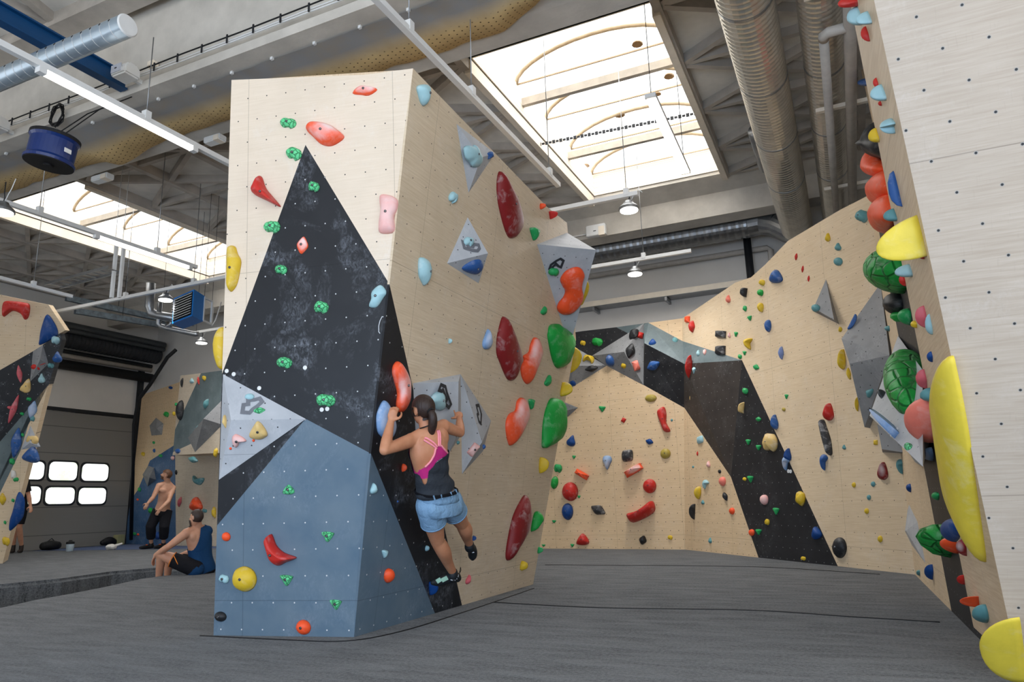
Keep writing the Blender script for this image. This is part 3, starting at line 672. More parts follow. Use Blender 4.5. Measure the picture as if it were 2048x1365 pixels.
def hold(pl, px, color, label, hh=.4, spine=None, bolt=None, lean=(0, .12), off=0., rough=0., name='climbing_hold', group=None, mat=None, sharp=False, K=6, pw=1.0, shift=None, part_n=1, ridge=0):
    """moulded resin hold: outline px on wall plane pl, bulging hh*size out of the wall"""
    global hold_n; hold_n += 1
    rnd = random.Random(hold_n)
    cx = sum(p[0] for p in px)/len(px); cy = sum(p[1] for p in px)/len(px)
    # the outline was read off the bulging body, so the footprint sits a little behind it
    A = [pl.uv(pl.hit(x, y, off)) for x, y in px]
    size = min(max(a[0] for a in A)-min(a[0] for a in A), max(a[1] for a in A)-min(a[1] for a in A))
    if pl is TR and spine and hh < 3: hh *= .6
    h = hh*size if hh < 3 else hh-10
    C = pl.hit(cx, cy, off); q0, q1 = proj(C), proj(C+pl.n*h)
    ex, ey = q1[0]-q0[0], q1[1]-q0[1]; d = math.hypot(ex, ey) or 1e-6; ex, ey = ex/d, ey/d
    pr = [(x-cx)*ex+(y-cy)*ey for x, y in px]; W = max(1, (max(pr)-min(pr))/2)
    if shift is None:
        fac = max(.3, 1-d*d/(4*W*W)); w_ = fac*W; sh = min((math.sqrt(w_*w_+d*d)-w_)/2, d*.5)
    else: fac, sh = 1, d*shift
    dx, dy = ex*sh, ey*sh
    def fit(q):
        out = []
        for x, y in q:
            k = ((x-cx)*ex+(y-cy)*ey)*(fac-1); out.append((x+ex*k-dx, y+ey*k-dy))
        return out
    if spine and pl is TR:
        mx, my = sum(q[0] for q in spine)/len(spine), sum(q[1] for q in spine)/len(spine); spine = [(mx+(x-mx)*.5, my+(y-my)*.5) for x, y in spine]
    px = fit(px); sp = fit(spine) if spine else None
    C = pl.hit(cx-dx, cy-dy, off); c0 = pl.uv(C)
    P = catmull([tuple(a-b for a, b in zip(pl.uv(pl.hit(x, y, off)), c0)) for x, y in px], 1 if sharp else (3 if len(px) < 11 and size < .12 else 4))
    if sp: S = [tuple(a-b for a, b in zip(pl.uv(pl.hit(x, y, off)), c0)) for x, y in sp]
    else: S = [(0., 0.)]
    def near(p):
        best = None
        if len(S) == 1: return S[0]
        for a, b in zip(S, S[1:]):
            d = (b[0]-a[0], b[1]-a[1]); L = d[0]**2+d[1]**2
            t = max(0, min(1, ((p[0]-a[0])*d[0]+(p[1]-a[1])*d[1])/L)); q = (a[0]+d[0]*t, a[1]+d[1]*t)
            k = (q[0]-p[0])**2+(q[1]-p[1])**2
            if best is None or k < best[0]: best = (k, q)
        return best[1]
    T = [near(p) for p in P]
    if size < .09: K = 4
    bm = bmesh.new(); rings = []
    for k in range(K):
        a = math.pi/2*k/K; s = math.cos(a)**pw; z = math.sin(a)*h
        ring = []
        for p, t in zip(P, T):
            x, y = t[0]+(p[0]-t[0])*s+lean[0]*z, t[1]+(p[1]-t[1])*s+lean[1]*z
            v = V((x, y, z-.003))
            if rough and k:
                n = noise.noise(v*(14/max(size*8, .4))+V((hold_n*3.1, 0, 0)))+.5*noise.noise(v*(34/max(size*8, .4))+V((0, hold_n*1.7, 0)))
                v = v+V((p[0]-t[0], p[1]-t[1], .5*size)).normalized()*(n*rough*size)
            ring.append(bm.verts.new(v))
        rings.append(ring)
    n = len(P)
    for a, b in zip(rings, rings[1:]):
        for i in range(n): bm.faces.new((a[i], a[(i+1) % n], b[(i+1) % n], b[i]))
    if len(S) == 1:
        tip = bm.verts.new((S[0][0]+lean[0]*h, S[0][1]+lean[1]*h, h-.003))
        for i in range(n): bm.faces.new((rings[-1][i], rings[-1][(i+1) % n], tip))
    else: bm.faces.new(rings[-1])
    bm.faces.new(rings[0][::-1])
    o = from_bm(name, bm, mat or H[color], None, pl.mat(C), smooth=not sharp)
    tag(o, label, 'climbing hold', group)
    wpx = max(p[0] for p in px)-min(p[0] for p in px); hpx = max(p[1] for p in px)-min(p[1] for p in px)
    if bolt is None: bolt = min(wpx, hpx) > 18
    if bolt:
        bm = bmesh.new(); m = len(S)//2; bx, by = S[m] if len(S) > 2 else ((S[0][0]+S[-1][0])/2, (S[0][1]+S[-1][1])/2)
        r = .0105; lathe(bm, [(r*.3, -.03), (r, -.03), (r, .002), (r*.75, .005), (r*.5, .001)], V((bx+lean[0]*h, by+lean[1]*h, h-.002)), V((0, 0, 1)), 10)
        from_bm('bolt', bm, M['bolt'], o, pl.mat(C))
    return o
def table(pl, where, txt, off=0, group=None):
    for ln in txt.strip().split('\n'):
        d, lab = ln.split('|'); q = d.split(); x, y, w_, h_, rot = map(float, q[:5]); sh, col = q[5], q[6]
        hh = float(q[7]) if len(q) > 7 else .42
        lab = lab.strip(); lab = lab[1:] if lab.startswith('=') else lab+' '+where
        hold(pl, shape_px(sh, x, y, w_, h_, rot), col, lab, hh, rough=.1 if sh == 'rock' or col in ('rock', 'green', 'tan') else .025, off=off)

# ---- tower front
table(TF, 'on the tower front', '''
577 247 33 22 0 rock rock|green ribbed hold left of the big orange hold
588.5 309 31 26 10 rock rock|green hold touching the tip of the black triangle
628 374 23 22 0 rock rock|green hold inside the top of the black triangle
544.6 455 33 26 0 rock rock|green hold on the left slope of the black triangle
562.5 540 25 21 0 rock rock|green hold on black below the salmon oval
642.5 616 31 26 0 rock rock|green hold in the middle of the black paint
569 726.5 32 24 0 rock rock|green hold on black above the grey volume
651.5 802 40 27 0 rock rock|largest green hold on black, two white discs beneath it
605 491 24 36 8 leaf orangec .3|chalky salmon oval hold on the black paint
577 980 24 20 0 fan rock|green hold above the chalk splash on blue paint
655.7 1074.5 27 21 0 tri rock|green hold right of the red crescent
573 1162 28 23 0 tri rock|green hold right of the yellow disc
671.7 1210.8 25 21 0 tri rock|lowest green hold on the blue paint
452 1074.5 19 19 0 ell orange .5|small round orange hold at the left edge of the blue paint
606.5 1256 31 31 0 ell orange .5|round orange hold at the foot
447.7 1159 22 19 0 rock lblue .5|pale blue hold left of the yellow disc
488.6 1159.4 51 52 0 ell yellow .4|large round yellow disc hold
440.6 1234.5 26 21 0 ell black .5|round black hold in the bottom left corner''')
hold(TF, [(704, 186), (719, 172), (741, 174), (755, 180), (738, 191.5), (723, 190)], 'orangec', 'orange lens shaped hold at the top right of the tower front', .5)
hold(TF, [(612, 259), (620, 247), (635, 245), (656, 249), (673, 259), (689, 274), (676, 287), (659, 293), (641, 288), (626, 274)], 'orangec', 'big orange leaf shaped hold above the black triangle tip', .4, spine=[(630, 260), (668, 276)])
hold(TF, [(520, 351), (531, 376), (547, 395), (562.5, 415), (532.5, 401), (505, 386), (509, 370)], 'red', 'red pointed fin hold left of the black triangle', .4, spine=[(518, 378), (545, 402)], lean=(0, 0))
hold(TF, [(759.7, 392), (779, 391), (796, 401), (796, 419), (789, 435), (790, 464), (761, 467), (757.6, 449), (761, 423)], 'pink', 'chalky pink upright block hold near the tower front corner', .4, spine=[(777, 408), (775, 450)])
hold(TF, [(456, 500), (462, 493), (470, 494), (475, 508), (482, 522), (480, 545), (475, 568), (468, 580), (461, 584), (456, 575), (454, 545), (453, 520)], 'yellow', 'long yellow dripping hold at the left edge of the tower front', .5, spine=[(465, 505), (467, 540), (464, 572)], rough=.05)
hold(TF, [(761, 570), (774, 585), (767, 597), (754, 615), (738, 614), (742, 600), (743.5, 583.5)], 'lblue', 'pale blue wavy hold on black near the tower corner', .3)
pk = hold(TF, shape_px('ell', 763, 651, 11, 35, 8), 'black', 'black oval pocket set in the black paint by the corner seam', .12, bolt=False)
ribbon('pocket_rim', TF, [(767, 634), (764, 634), (760, 642), (757.5, 652), (757.5, 664), (760, 667.5)], .006, M['galv'], pk, closed=False)
hold(TF, [(540, 1070), (544.6, 1074), (552, 1092), (568, 1106), (592, 1114), (591, 1118.5), (571, 1126), (555, 1133), (541.5, 1123), (534, 1101.5), (532, 1086)], 'red', 'red crescent hold on the blue paint of the tower front', .42, spine=[(539, 1082), (550, 1110), (580, 1117)], lean=(0, .05))
for x, y, lb in ((454, 742.6, 'white washer at the left corner of the black paint'), (468, 749, 'white washer just right of the corner washer'), (519, 777, 'white disc above the grey pyramid volume'), (610.5, 736, 'white disc alone in the middle of the black paint'), (644, 820, 'left white disc under the largest green hold'), (655, 818.5, 'right white disc under the largest green hold')):
    bm = bmesh.new(); lathe(bm, [(.006, 0), (.0165, 0), (.0165, .006), (.008, .008), (.005, .004)], V((0, 0, 0)), V((0, 0, 1)), 16)
    tag(from_bm('hold_disc', bm, M['white'], None, TF.mat(TF.hit(x, y))), lb, 'disc', 'white discs on the black paint')
# on the grey pyramid volume of the front: two visible faces
v0, v1, v2, v3 = TF.hit(446, 749), TF.hit(611.7, 838.5, .01), TF.hit(438, 960), TF.hit(462, 841, .13)
FA = Pl(v0, v1, v3); FB = Pl(v1, v2, v3)
table(FA, 'on the grey pyramid volume', '''
499 794 20 13 0 ell lblue .4|small pale blue round hold
518.5 821.5 25 13 -6 leaf rock .5|green pointed hold beside the grey emblem''')
ribbon('emblem', FA, [(496, 801), (496, 809), (487, 810), (484.5, 825), (499, 826), (505, 819), (514, 813), (524, 804), (519, 797), (509, 800)], .03, flat('grey_paint', srgb(112, 114, 120), .6), vol['TFl'])
table(FB, 'on the lower face of the grey pyramid volume', '''
516 862 37 36 0 fan tan .35|tan rocky hold with a dark bolt
477 884.5 29 27 20 moon pink .4|pink cloud shaped hold
507 882 6 6 0 ell orange .5|tiny orange screw on hold
461 898 6 6 0 ell orange .5|=tiny orange screw on hold under the pink one on the grey pyramid volume''')
table(TF, 'at the left edge of the grey pyramid volume', '''
451 845 15 30 -12 leaf tan .8|tan yellow hold''', off=.05)

# ---- tower side
table(TR, 'on the tower side', '''
907 396 20 24 20 rock lblue|small pale blue hold below the top triangle volume
1086 413 9 13 20 ell orange .8|tiny orange hold at the sloping top edge
1106.6 430.5 12 16 0 tri red .9|small red hold at the upper right corner
1069.5 468 21 26 0 tri green|green triangular hold right of the tall red hold
901 683 9 11 0 ell lblue .8|tiny pale blue hold left of the blue drop
976 679 22 42 8 drop skyblue .3|blue drop shaped hold left of the dark red leaf
1088.6 621.5 14 18 20 fan green|small green hold above the paired green bulge
1096.6 762 14 22 20 fan green|small green hold between the two orange bean holds
1063.5 809 15 21 0 tri green|small green hold beside the lower orange bean
1089 932 18 33 0 moon yellow .6|yellow flake hold near the right edge
1048 1134 16 22 0 rock yellow .6|small yellow hold near the foot
1133.5 780 16 29 10 drop yellow .8|chalky yellow hold on the right edge
949 1078 7 10 0 bar dblue .8|tiny dark blue hold above the dangling foot
938 1160 12 21 25 drop rose .5|small red pointed hold near the foot
1081 1102 8 14 0 ell green .8|small green hold at the bottom right edge
809 937 12 17 0 ell orange .7|small orange hold on black beside the woman's waist
748 978 17 23 0 drop lblue .5|pale blue drop hold at the top of the blue paint
770 1109 14 17 0 tri lblue .5|small pale blue hold above the round orange one
779 1152.6 23 30 0 ell orange .5|round orange hold on the blue paint
855 1098 10 12 0 ell lblue .7|tiny pale blue hold on black beside the woman's calf
796 1004 4 5 0 ell blue .7|speck of a blue hold on the black stripe''')
hold(TR, [(833, 173), (859, 168), (862, 178), (859, 197), (852.5, 212), (843, 207), (836, 191)], 'lblue', 'pale blue hold at the very top of the tower side', .4)
hold(TR, [(1002, 343), (1017, 368), (1038, 404), (1047.6, 436), (1047.6, 455), (1038, 471), (1028, 477), (1017, 473), (1006, 446), (996, 407), (993, 378), (995, 352)], 'dred', 'long dark red hold standing high on the tower side', .28, spine=[(1003, 370), (1020, 410), (1030, 455)], bolt=True)
hold(TR, [(838, 517), (857, 519), (864, 538), (862, 558), (853, 572), (845, 565), (836, 548)], 'lblue', 'pale blue folded hold left of the diamond volume', .35)
hold(TR, [(1007, 633), (1019, 652), (1034, 684.5), (1047, 717), (1042, 734), (1032, 759), (1023, 762), (1014, 754), (999.5, 724), (993, 707), (992.5, 684.5), (997, 660)], 'dred', 'dark red leaf hold with chalked edge in the middle of the tower side', .3, spine=[(1008, 665), (1022, 705), (1024, 745)], bolt=True)
hold(TR, [(1070.5, 676), (1079, 679.5), (1086, 702), (1083, 719), (1069, 749), (1059, 768), (1050.5, 765.5), (1043, 752), (1041, 734), (1048, 722), (1047, 712), (1059, 704.5), (1063, 689.5)], 'orangec', 'orange bean hold right of the dark red leaf', .3, spine=[(1074, 692), (1066, 725), (1053, 752)], bolt=False)
hold(TR, [(1044, 796), (1053, 801.6), (1060, 829), (1057, 846), (1039, 876), (1023, 892), (1016, 884), (1011, 859), (1012, 841.5), (1019, 828), (1032, 821.5), (1035.6, 804)], 'orangec', 'lower orange bean hold below the dark red leaf', .3, spine=[(1046, 812), (1038, 845), (1023, 875)], bolt=False)
hold(TR, [(1099, 651), (1111.6, 648), (1125, 652), (1144, 667), (1152.6, 684.5), (1149, 707), (1144, 719), (1134, 732), (1116.5, 737), (1105, 719), (1095, 677), (1095.6, 664.6)], 'greenbig', 'big green two lobed hold on the right edge of the tower', .42, spine=[(1112, 672), (1125, 712)], rough=.05, bolt=False)
hold(TR, [(1103, 798), (1119, 800), (1133, 811.5), (1135, 829), (1137, 849), (1133, 866), (1119, 881), (1101.6, 894), (1085.4, 896), (1083.6, 879), (1085.4, 846), (1091.6, 819)], 'greenbig', 'big green shell hold lower on the right edge of the tower', .4, spine=[(1115, 820), (1108, 855), (1096, 880)], rough=.05, bolt=False)
hold(TR, [(1140, 694), (1150, 697), (1160, 703), (1162, 716), (1158, 728), (1147, 738), (1141, 748), (1136, 720)], 'yellow', 'smooth yellow bulge peeping out behind the big green two lobed hold', .5, off=-.1, bolt=False)
hold(TR, [(1052.5, 992), (1059.5, 1002), (1064.4, 1032), (1063, 1057), (1049.5, 1082), (1029.5, 1106.6), (1019.6, 1122), (1013, 1119), (1012, 1104), (1016, 1077), (1022, 1049), (1032, 1022)], 'dred', 'long brick red spear hold at the lower right of the tower side', .3, spine=[(1053, 1015), (1042, 1055), (1020, 1100)], bolt=False)
hold(TR, [(1072, 1026), (1083, 1025.7), (1090, 1037), (1085.6, 1049), (1069, 1063), (1062, 1062), (1066, 1039)], 'greenbig', 'green scalloped hold behind the red spear hold', .5, rough=.06)
hold(TR, [(795, 723), (805, 731.5), (820, 758), (822.7, 781), (821, 805), (811, 824), (799, 824.7), (794, 810.6), (796, 787), (789, 764), (784, 746), (786, 731.5)], 'orangec', 'chalk whitened orange hold above the woman left of her head', .4, spine=[(797, 742), (808, 772), (806, 808)])
DISC = hold(TR, [(769, 801), (782, 819), (793, 852), (792, 869), (782, 881), (758, 869), (752, 843), (755, 822)], 'skyblue', 'chalky blue disc hold gripped by the woman with her left hand', .25, bolt=False)
hold(TR, [(857, 1166), (866, 1165), (876, 1174), (876, 1180), (868, 1193), (861, 1184)], 'dblue', 'blue drop foothold under the woman’s left shoe', .6)
# on the tower side volumes
v0, v1, v2, v3 = [TR.hit(*a) for a in ((913, 248, 0), (990, 307, 0), (937, 386, 0), (962, 315, .07))]
Fa = Pl(v0, v1, v3); Fb = Pl(v2, v0, v3)
hold(TR, [(927, 297), (935, 291), (946, 293), (950, 290), (957, 297), (960, 307), (966, 318), (965, 328), (957, 335), (946, 333), (940, 325), (931, 316)], 'lblue', 'pale blue kidney hold on the top triangle volume', .3, off=.045)
hold(TR, shape_px('bar', 980.5, 311, 14, 13, -20), 'blue', 'small blue hold in the corner of the top triangle volume', .4, off=.02)
v = [TR.hit(*a) for a in ((935.4, 435, 0), (972, 503, 0), (957, 567, 0), (894, 527, 0), (976, 507, .16))]
Fu = Pl(v[0], v[4], v[3]); Fd = Pl(v[3], v[4], v[2])
hold(Fu, shape_px('rock', 938, 484, 22, 20), 'lblue', 'pale blue hold on the upper face of the diamond volume', .4)
ribbon('emblem', Fu, [(926, 484), (929, 496), (944, 501), (955, 502), (959, 497), (957, 490), (948, 489), (946, 494), (936, 493), (932, 487)], .03, flat('grey_paint', srgb(104, 106, 112), .6), vol['T2'])
hold(Fd, [(923, 538), (941, 523), (960.5, 520), (967, 533), (960.5, 545.5), (948, 550)], 'blue', 'blue drop hold on the lower face of the diamond volume', .3)
v = [TR.hit(*a) for a in ((1134, 466, 0), (1074, 489, 0), (1139, 696, 0), (1192, 500, .5))]
Ff = Pl(v[1], v[3], v[2])
hold(Ff, shape_px('rock', 1107.5, 545, 22, 18), 'green', 'small green hold on the big spike volume', .5)
ribbon('emblem', Ff, [(1099, 538), (1102, 530), (1113, 522), (1121, 518), (1127, 522), (1122, 535), (1117, 533), (1112, 528), (1105, 535), (1106, 541)], .03, M['mark'], vol['T3'])
hold(Ff, [(1152, 534), (1163, 538), (1169, 551), (1165.5, 564), (1164, 577), (1167, 591.5), (1165.5, 603), (1157, 616), (1144, 627), (1131, 630.5), (1119.6, 627), (1114, 617), (1117, 606), (1126, 595), (1130, 583), (1124.5, 572), (1120, 561), (1123.6, 551), (1134, 540)], 'orange', 'bright orange kidney hold on the big spike volume', .22, spine=[(1146, 556), (1146, 590), (1132, 614)], bolt=False)
Fk = Pl(v[0], v[3], v[2])
hold(Ff, [(1171, 565), (1177, 566), (1178, 580), (1170, 600), (1163, 612), (1160, 600)], 'yellow', 'yellow sliver of a hold showing behind the spike volume', .3, off=-.06, bolt=False)
v = [TR.hit(*a) for a in ((826, 767, 0), (921, 749, 0), (914, 800, .1), (905, 868, .1), (832, 880, 0), (922, 872, 0))]
Fl = Pl(v[4], v[1], v[3])
hold(TR, [(863, 793), (872, 786), (882, 783), (889, 792), (889, 805), (891, 815), (887, 822), (875, 820), (866, 812), (857, 803)], 'lblue', 'pale blue jug hold right of the woman’s head', .4, off=.08)
ribbon('emblem', TR, [(882, 770), (891, 774), (894, 787), (902, 809), (898, 816), (890, 808), (894, 800), (886, 780), (884, 783), (878, 781)], .03, M['mark'], vol['T4'], .12)
hold(TR, shape_px('ell', 917, 886, 7, 8), 'teal', 'tiny dark hold under the woman’s right elbow', .5, off=.08)
v = [TR.hit(*a) for a in ((921, 749, 0), (982, 842, 0), (966, 903, 0), (924, 949, 0), (964, 885, .12))]
Fm, Fn = Pl(v[0], v[4], v[3]), Pl(v[0], v[1], v[4])
hold(Fm, shape_px('bar', 947, 900, 15, 27, 38), 'pink', 'pink chalky hold low on the kite volume', .3)
hold(Fn, shape_px('ell', 969, 894, 7, 10), 'blue', 'tiny blue hold at the right edge of the kite volume', .5)
ribbon('emblem', Fn, [(953, 812), (958, 811), (963, 828), (962, 848), (958, 843), (955, 830), (957, 828)], .03, M['mark'], vol['T5'])

# ---- rear wall
table(P1, 'on the rear wall', '''
1166 687 11 11 0 rock yellow|tiny yellow hold on black left of a green one
1195 685 22 18 0 rock greenbig|green hold on the black part
1301.7 797 24 15 0 ell olive|olive oval hold under the arch
1204.5 819 14 12 0 tri green|small green hold in the middle of the plywood
1247 841 8 9 30 bar red|tiny red hold left of the red banana
1343.5 841 5 6 0 ell teal|tiny teal hold right of the red banana
1143 882 19 23 15 drop dblue .5|dark blue drop hold beside the tower edge
1299 884 16 12 15 leaf dblue .5|small dark blue hold left of the wall corner
1214.4 926 20 29 180 drop skyblue .5|blue and white drop hold
1255 912 27 29 40 leaf blackc .5|black and grey twisted hold above the orange bar
1331 908 21 21 20 ell olive .4|olive round hold near the wall corner
1163.6 949.7 28 11 30 bar orange .8|short orange bar hold tilting down to the right
1267.5 942 38 12 -30 bar orangec .8|orange bar hold tilting up to the right
1140.4 984 32 38 0 ell red .5|large red ball hold with a pale groove
1299.4 973 27 29 0 ell red .5|smaller red ball hold with a pale groove
1135 1024 23 34 0 ell dblue .5|dark blue egg hold below the red ball
1196.5 1020.7 32 20 25 leaf blackc .6|black hold with a white chalked top
1148 915 8 7 0 tri green|tiny green hold under the blue drop
1158 994.5 7 6 0 tri green|tiny green hold touching the large red ball
1108 1044 9 6 0 tri green|tiny green hold close to the tower, below the middle
1087 1092 8 5 0 tri green|tiny green hold at floor level by the tower
1144.6 1092 8 7 0 tri green|tiny green hold at floor level left of the low red hold
1116 938 17 18 0 rock green|green knobbly hold peeping past the tower edge
1109 966 15 26 10 ell greenbig .5|green ribbed hold half hidden by the tower edge
1165 1080 26 23 0 fan red .6|red hold just above the mat
1285.6 1081 16 19 15 leaf black .6|black leaf hold just above the mat
1340.5 1076 10 10 0 rock yellow|small yellow hold just above the mat
1147 762 14 22 10 drop dblue .6|dark blue hold near the tower under the ridge volume''')
hold(P1, [(1314, 826.5), (1321, 817), (1329, 815), (1333, 829), (1333, 846), (1341, 862.6), (1329, 864), (1321.6, 849)], 'red', 'red banana hold standing upright under the arch', .5, spine=[(1324, 825), (1332, 856)])
hold(P1, [(1255, 1029), (1278.7, 1022), (1301, 1004), (1308.6, 1007), (1310, 1022), (1296, 1034), (1268.7, 1045.6), (1258.7, 1042)], 'red', 'long red block hold low on the rear wall', .6, spine=[(1266, 1034), (1300, 1016)])
a0, a1, a2, a3, a4 = [P1.hit(*q) for q in ((1288, 647, 0), (1287, 771, 0), (1213, 732, 0), (1184, 712, 0), (1248, 704, .3))]
Q1, Q2, Q3 = Pl(a3, a0, a4), Pl(a0, a1, a4), Pl(a3, a4, a1)
for pl_, x, y, w_, h_, r_, s_, c_l, lb in ((Q3, 1220, 722.6, 18, 25, -15, 'ell', 'blue', 'blue egg hold on the lower face of the rear pyramid volume'), (Q3, 1247, 732.6, 11, 11, 0, 'rock', 'yellow', 'yellow ring hold beside the emblem on the rear pyramid volume'),
        (Q1, 1267, 668, 18, 26, 40, 'leaf', 'black', 'upper black leaf hold on the rear pyramid volume'), (Q2, 1261, 702, 20, 31, 15, 'leaf', 'black', 'lower black leaf hold on the rear pyramid volume'),
        (Q2, 1280.5, 671, 12, 12, 15, 'bar', 'red', 'small red block hold at the top of the rear pyramid volume'), (Q2, 1272, 732, 13, 20, -20, 'bar', 'salmon', 'salmon grooved hold low on the rear pyramid volume')):
    hold(pl_, shape_px(s_, x, y, w_, h_, r_), c_l, lb, .45)
ribbon('emblem', Q3, [(1235, 722), (1240, 720), (1242, 729), (1238, 735), (1231, 733), (1231, 728)], .03, M['mark'], vol['A1'])
a = [P1.hit(*q) for q in ((1150, 695, 0), (1213, 732, 0), (1141, 777, 0), (1146, 732, .25))]
hold(Pl(a[0], a[1], a[3]), shape_px('jug', 1177, 719, 22, 14, 15), 'yellow', 'yellow drooping hold on the ridge volume by the tower', .5)
hold(Pl(a[1], a[2], a[3]), shape_px('leaf', 1183, 738, 13, 27, 80), 'black', 'black leaf hold on the ridge volume by the tower', .5)
Ku, Kf, Kg, Kb = Pl(b_, dP, e_), Pl(e_, dP, g_), Pl(b_, c_, dP), Pl(dP, c_, g_)
for pl_, x, y, w_, h_, r_, s_, c_l, lb in ((Ku, 1305, 684.5, 16, 13, 0, 'fan', 'dblue', 'dark blue hold at the left end of the grey arch top'), (Kf, 1306.6, 732, 29, 20, -30, 'leaf', 'blue', 'large blue leaf hold on the black face of the arch'),
        (Ku, 1350, 681, 13, 12, 0, 'ell', 'teal', 'teal ring hold on the grey arch top'), (Kb, 1378, 735.6, 13, 51, 8, 'leaf', 'red', 'long upright red leaf hold at the bend of the arch'), (Kg, 1396, 706, 8, 13, 0, 'drop', 'lblue', 'small pale blue hold on the grey arch top right of the bend'),
        (Kg, 1409, 704.5, 7, 12, 0, 'ell', 'pink', 'small pink hold on the grey arch top'), (Kb, 1389, 743, 10, 16, 0, 'tri', 'lblue', 'pale blue hold right of the long red leaf'), (Kb, 1392.6, 791.6, 12, 24, 0, 'drop', 'lblue', 'pale blue hold beside a slim tan one under the arch bend'),
        (Kb, 1383, 797, 7, 19, 8, 'ell', 'tan', 'slim tan hold under the arch bend'), (Kb, 1447, 819, 11, 44, -25, 'leaf', 'blackc', 'black slanted bar hold on the dark arch face'), (Kb, 1466, 839.5, 9, 11, 0, 'ell', 'pink', 'small pink hold at the edge of the dark arch face'), (Kb, 1462, 890, 11, 63, 5, 'leaf', 'blackc', 'long black chalked hold at the foot of the dark arch face')):
    hold(pl_, shape_px(s_, x, y, w_, h_, r_), c_l, lb, .45)
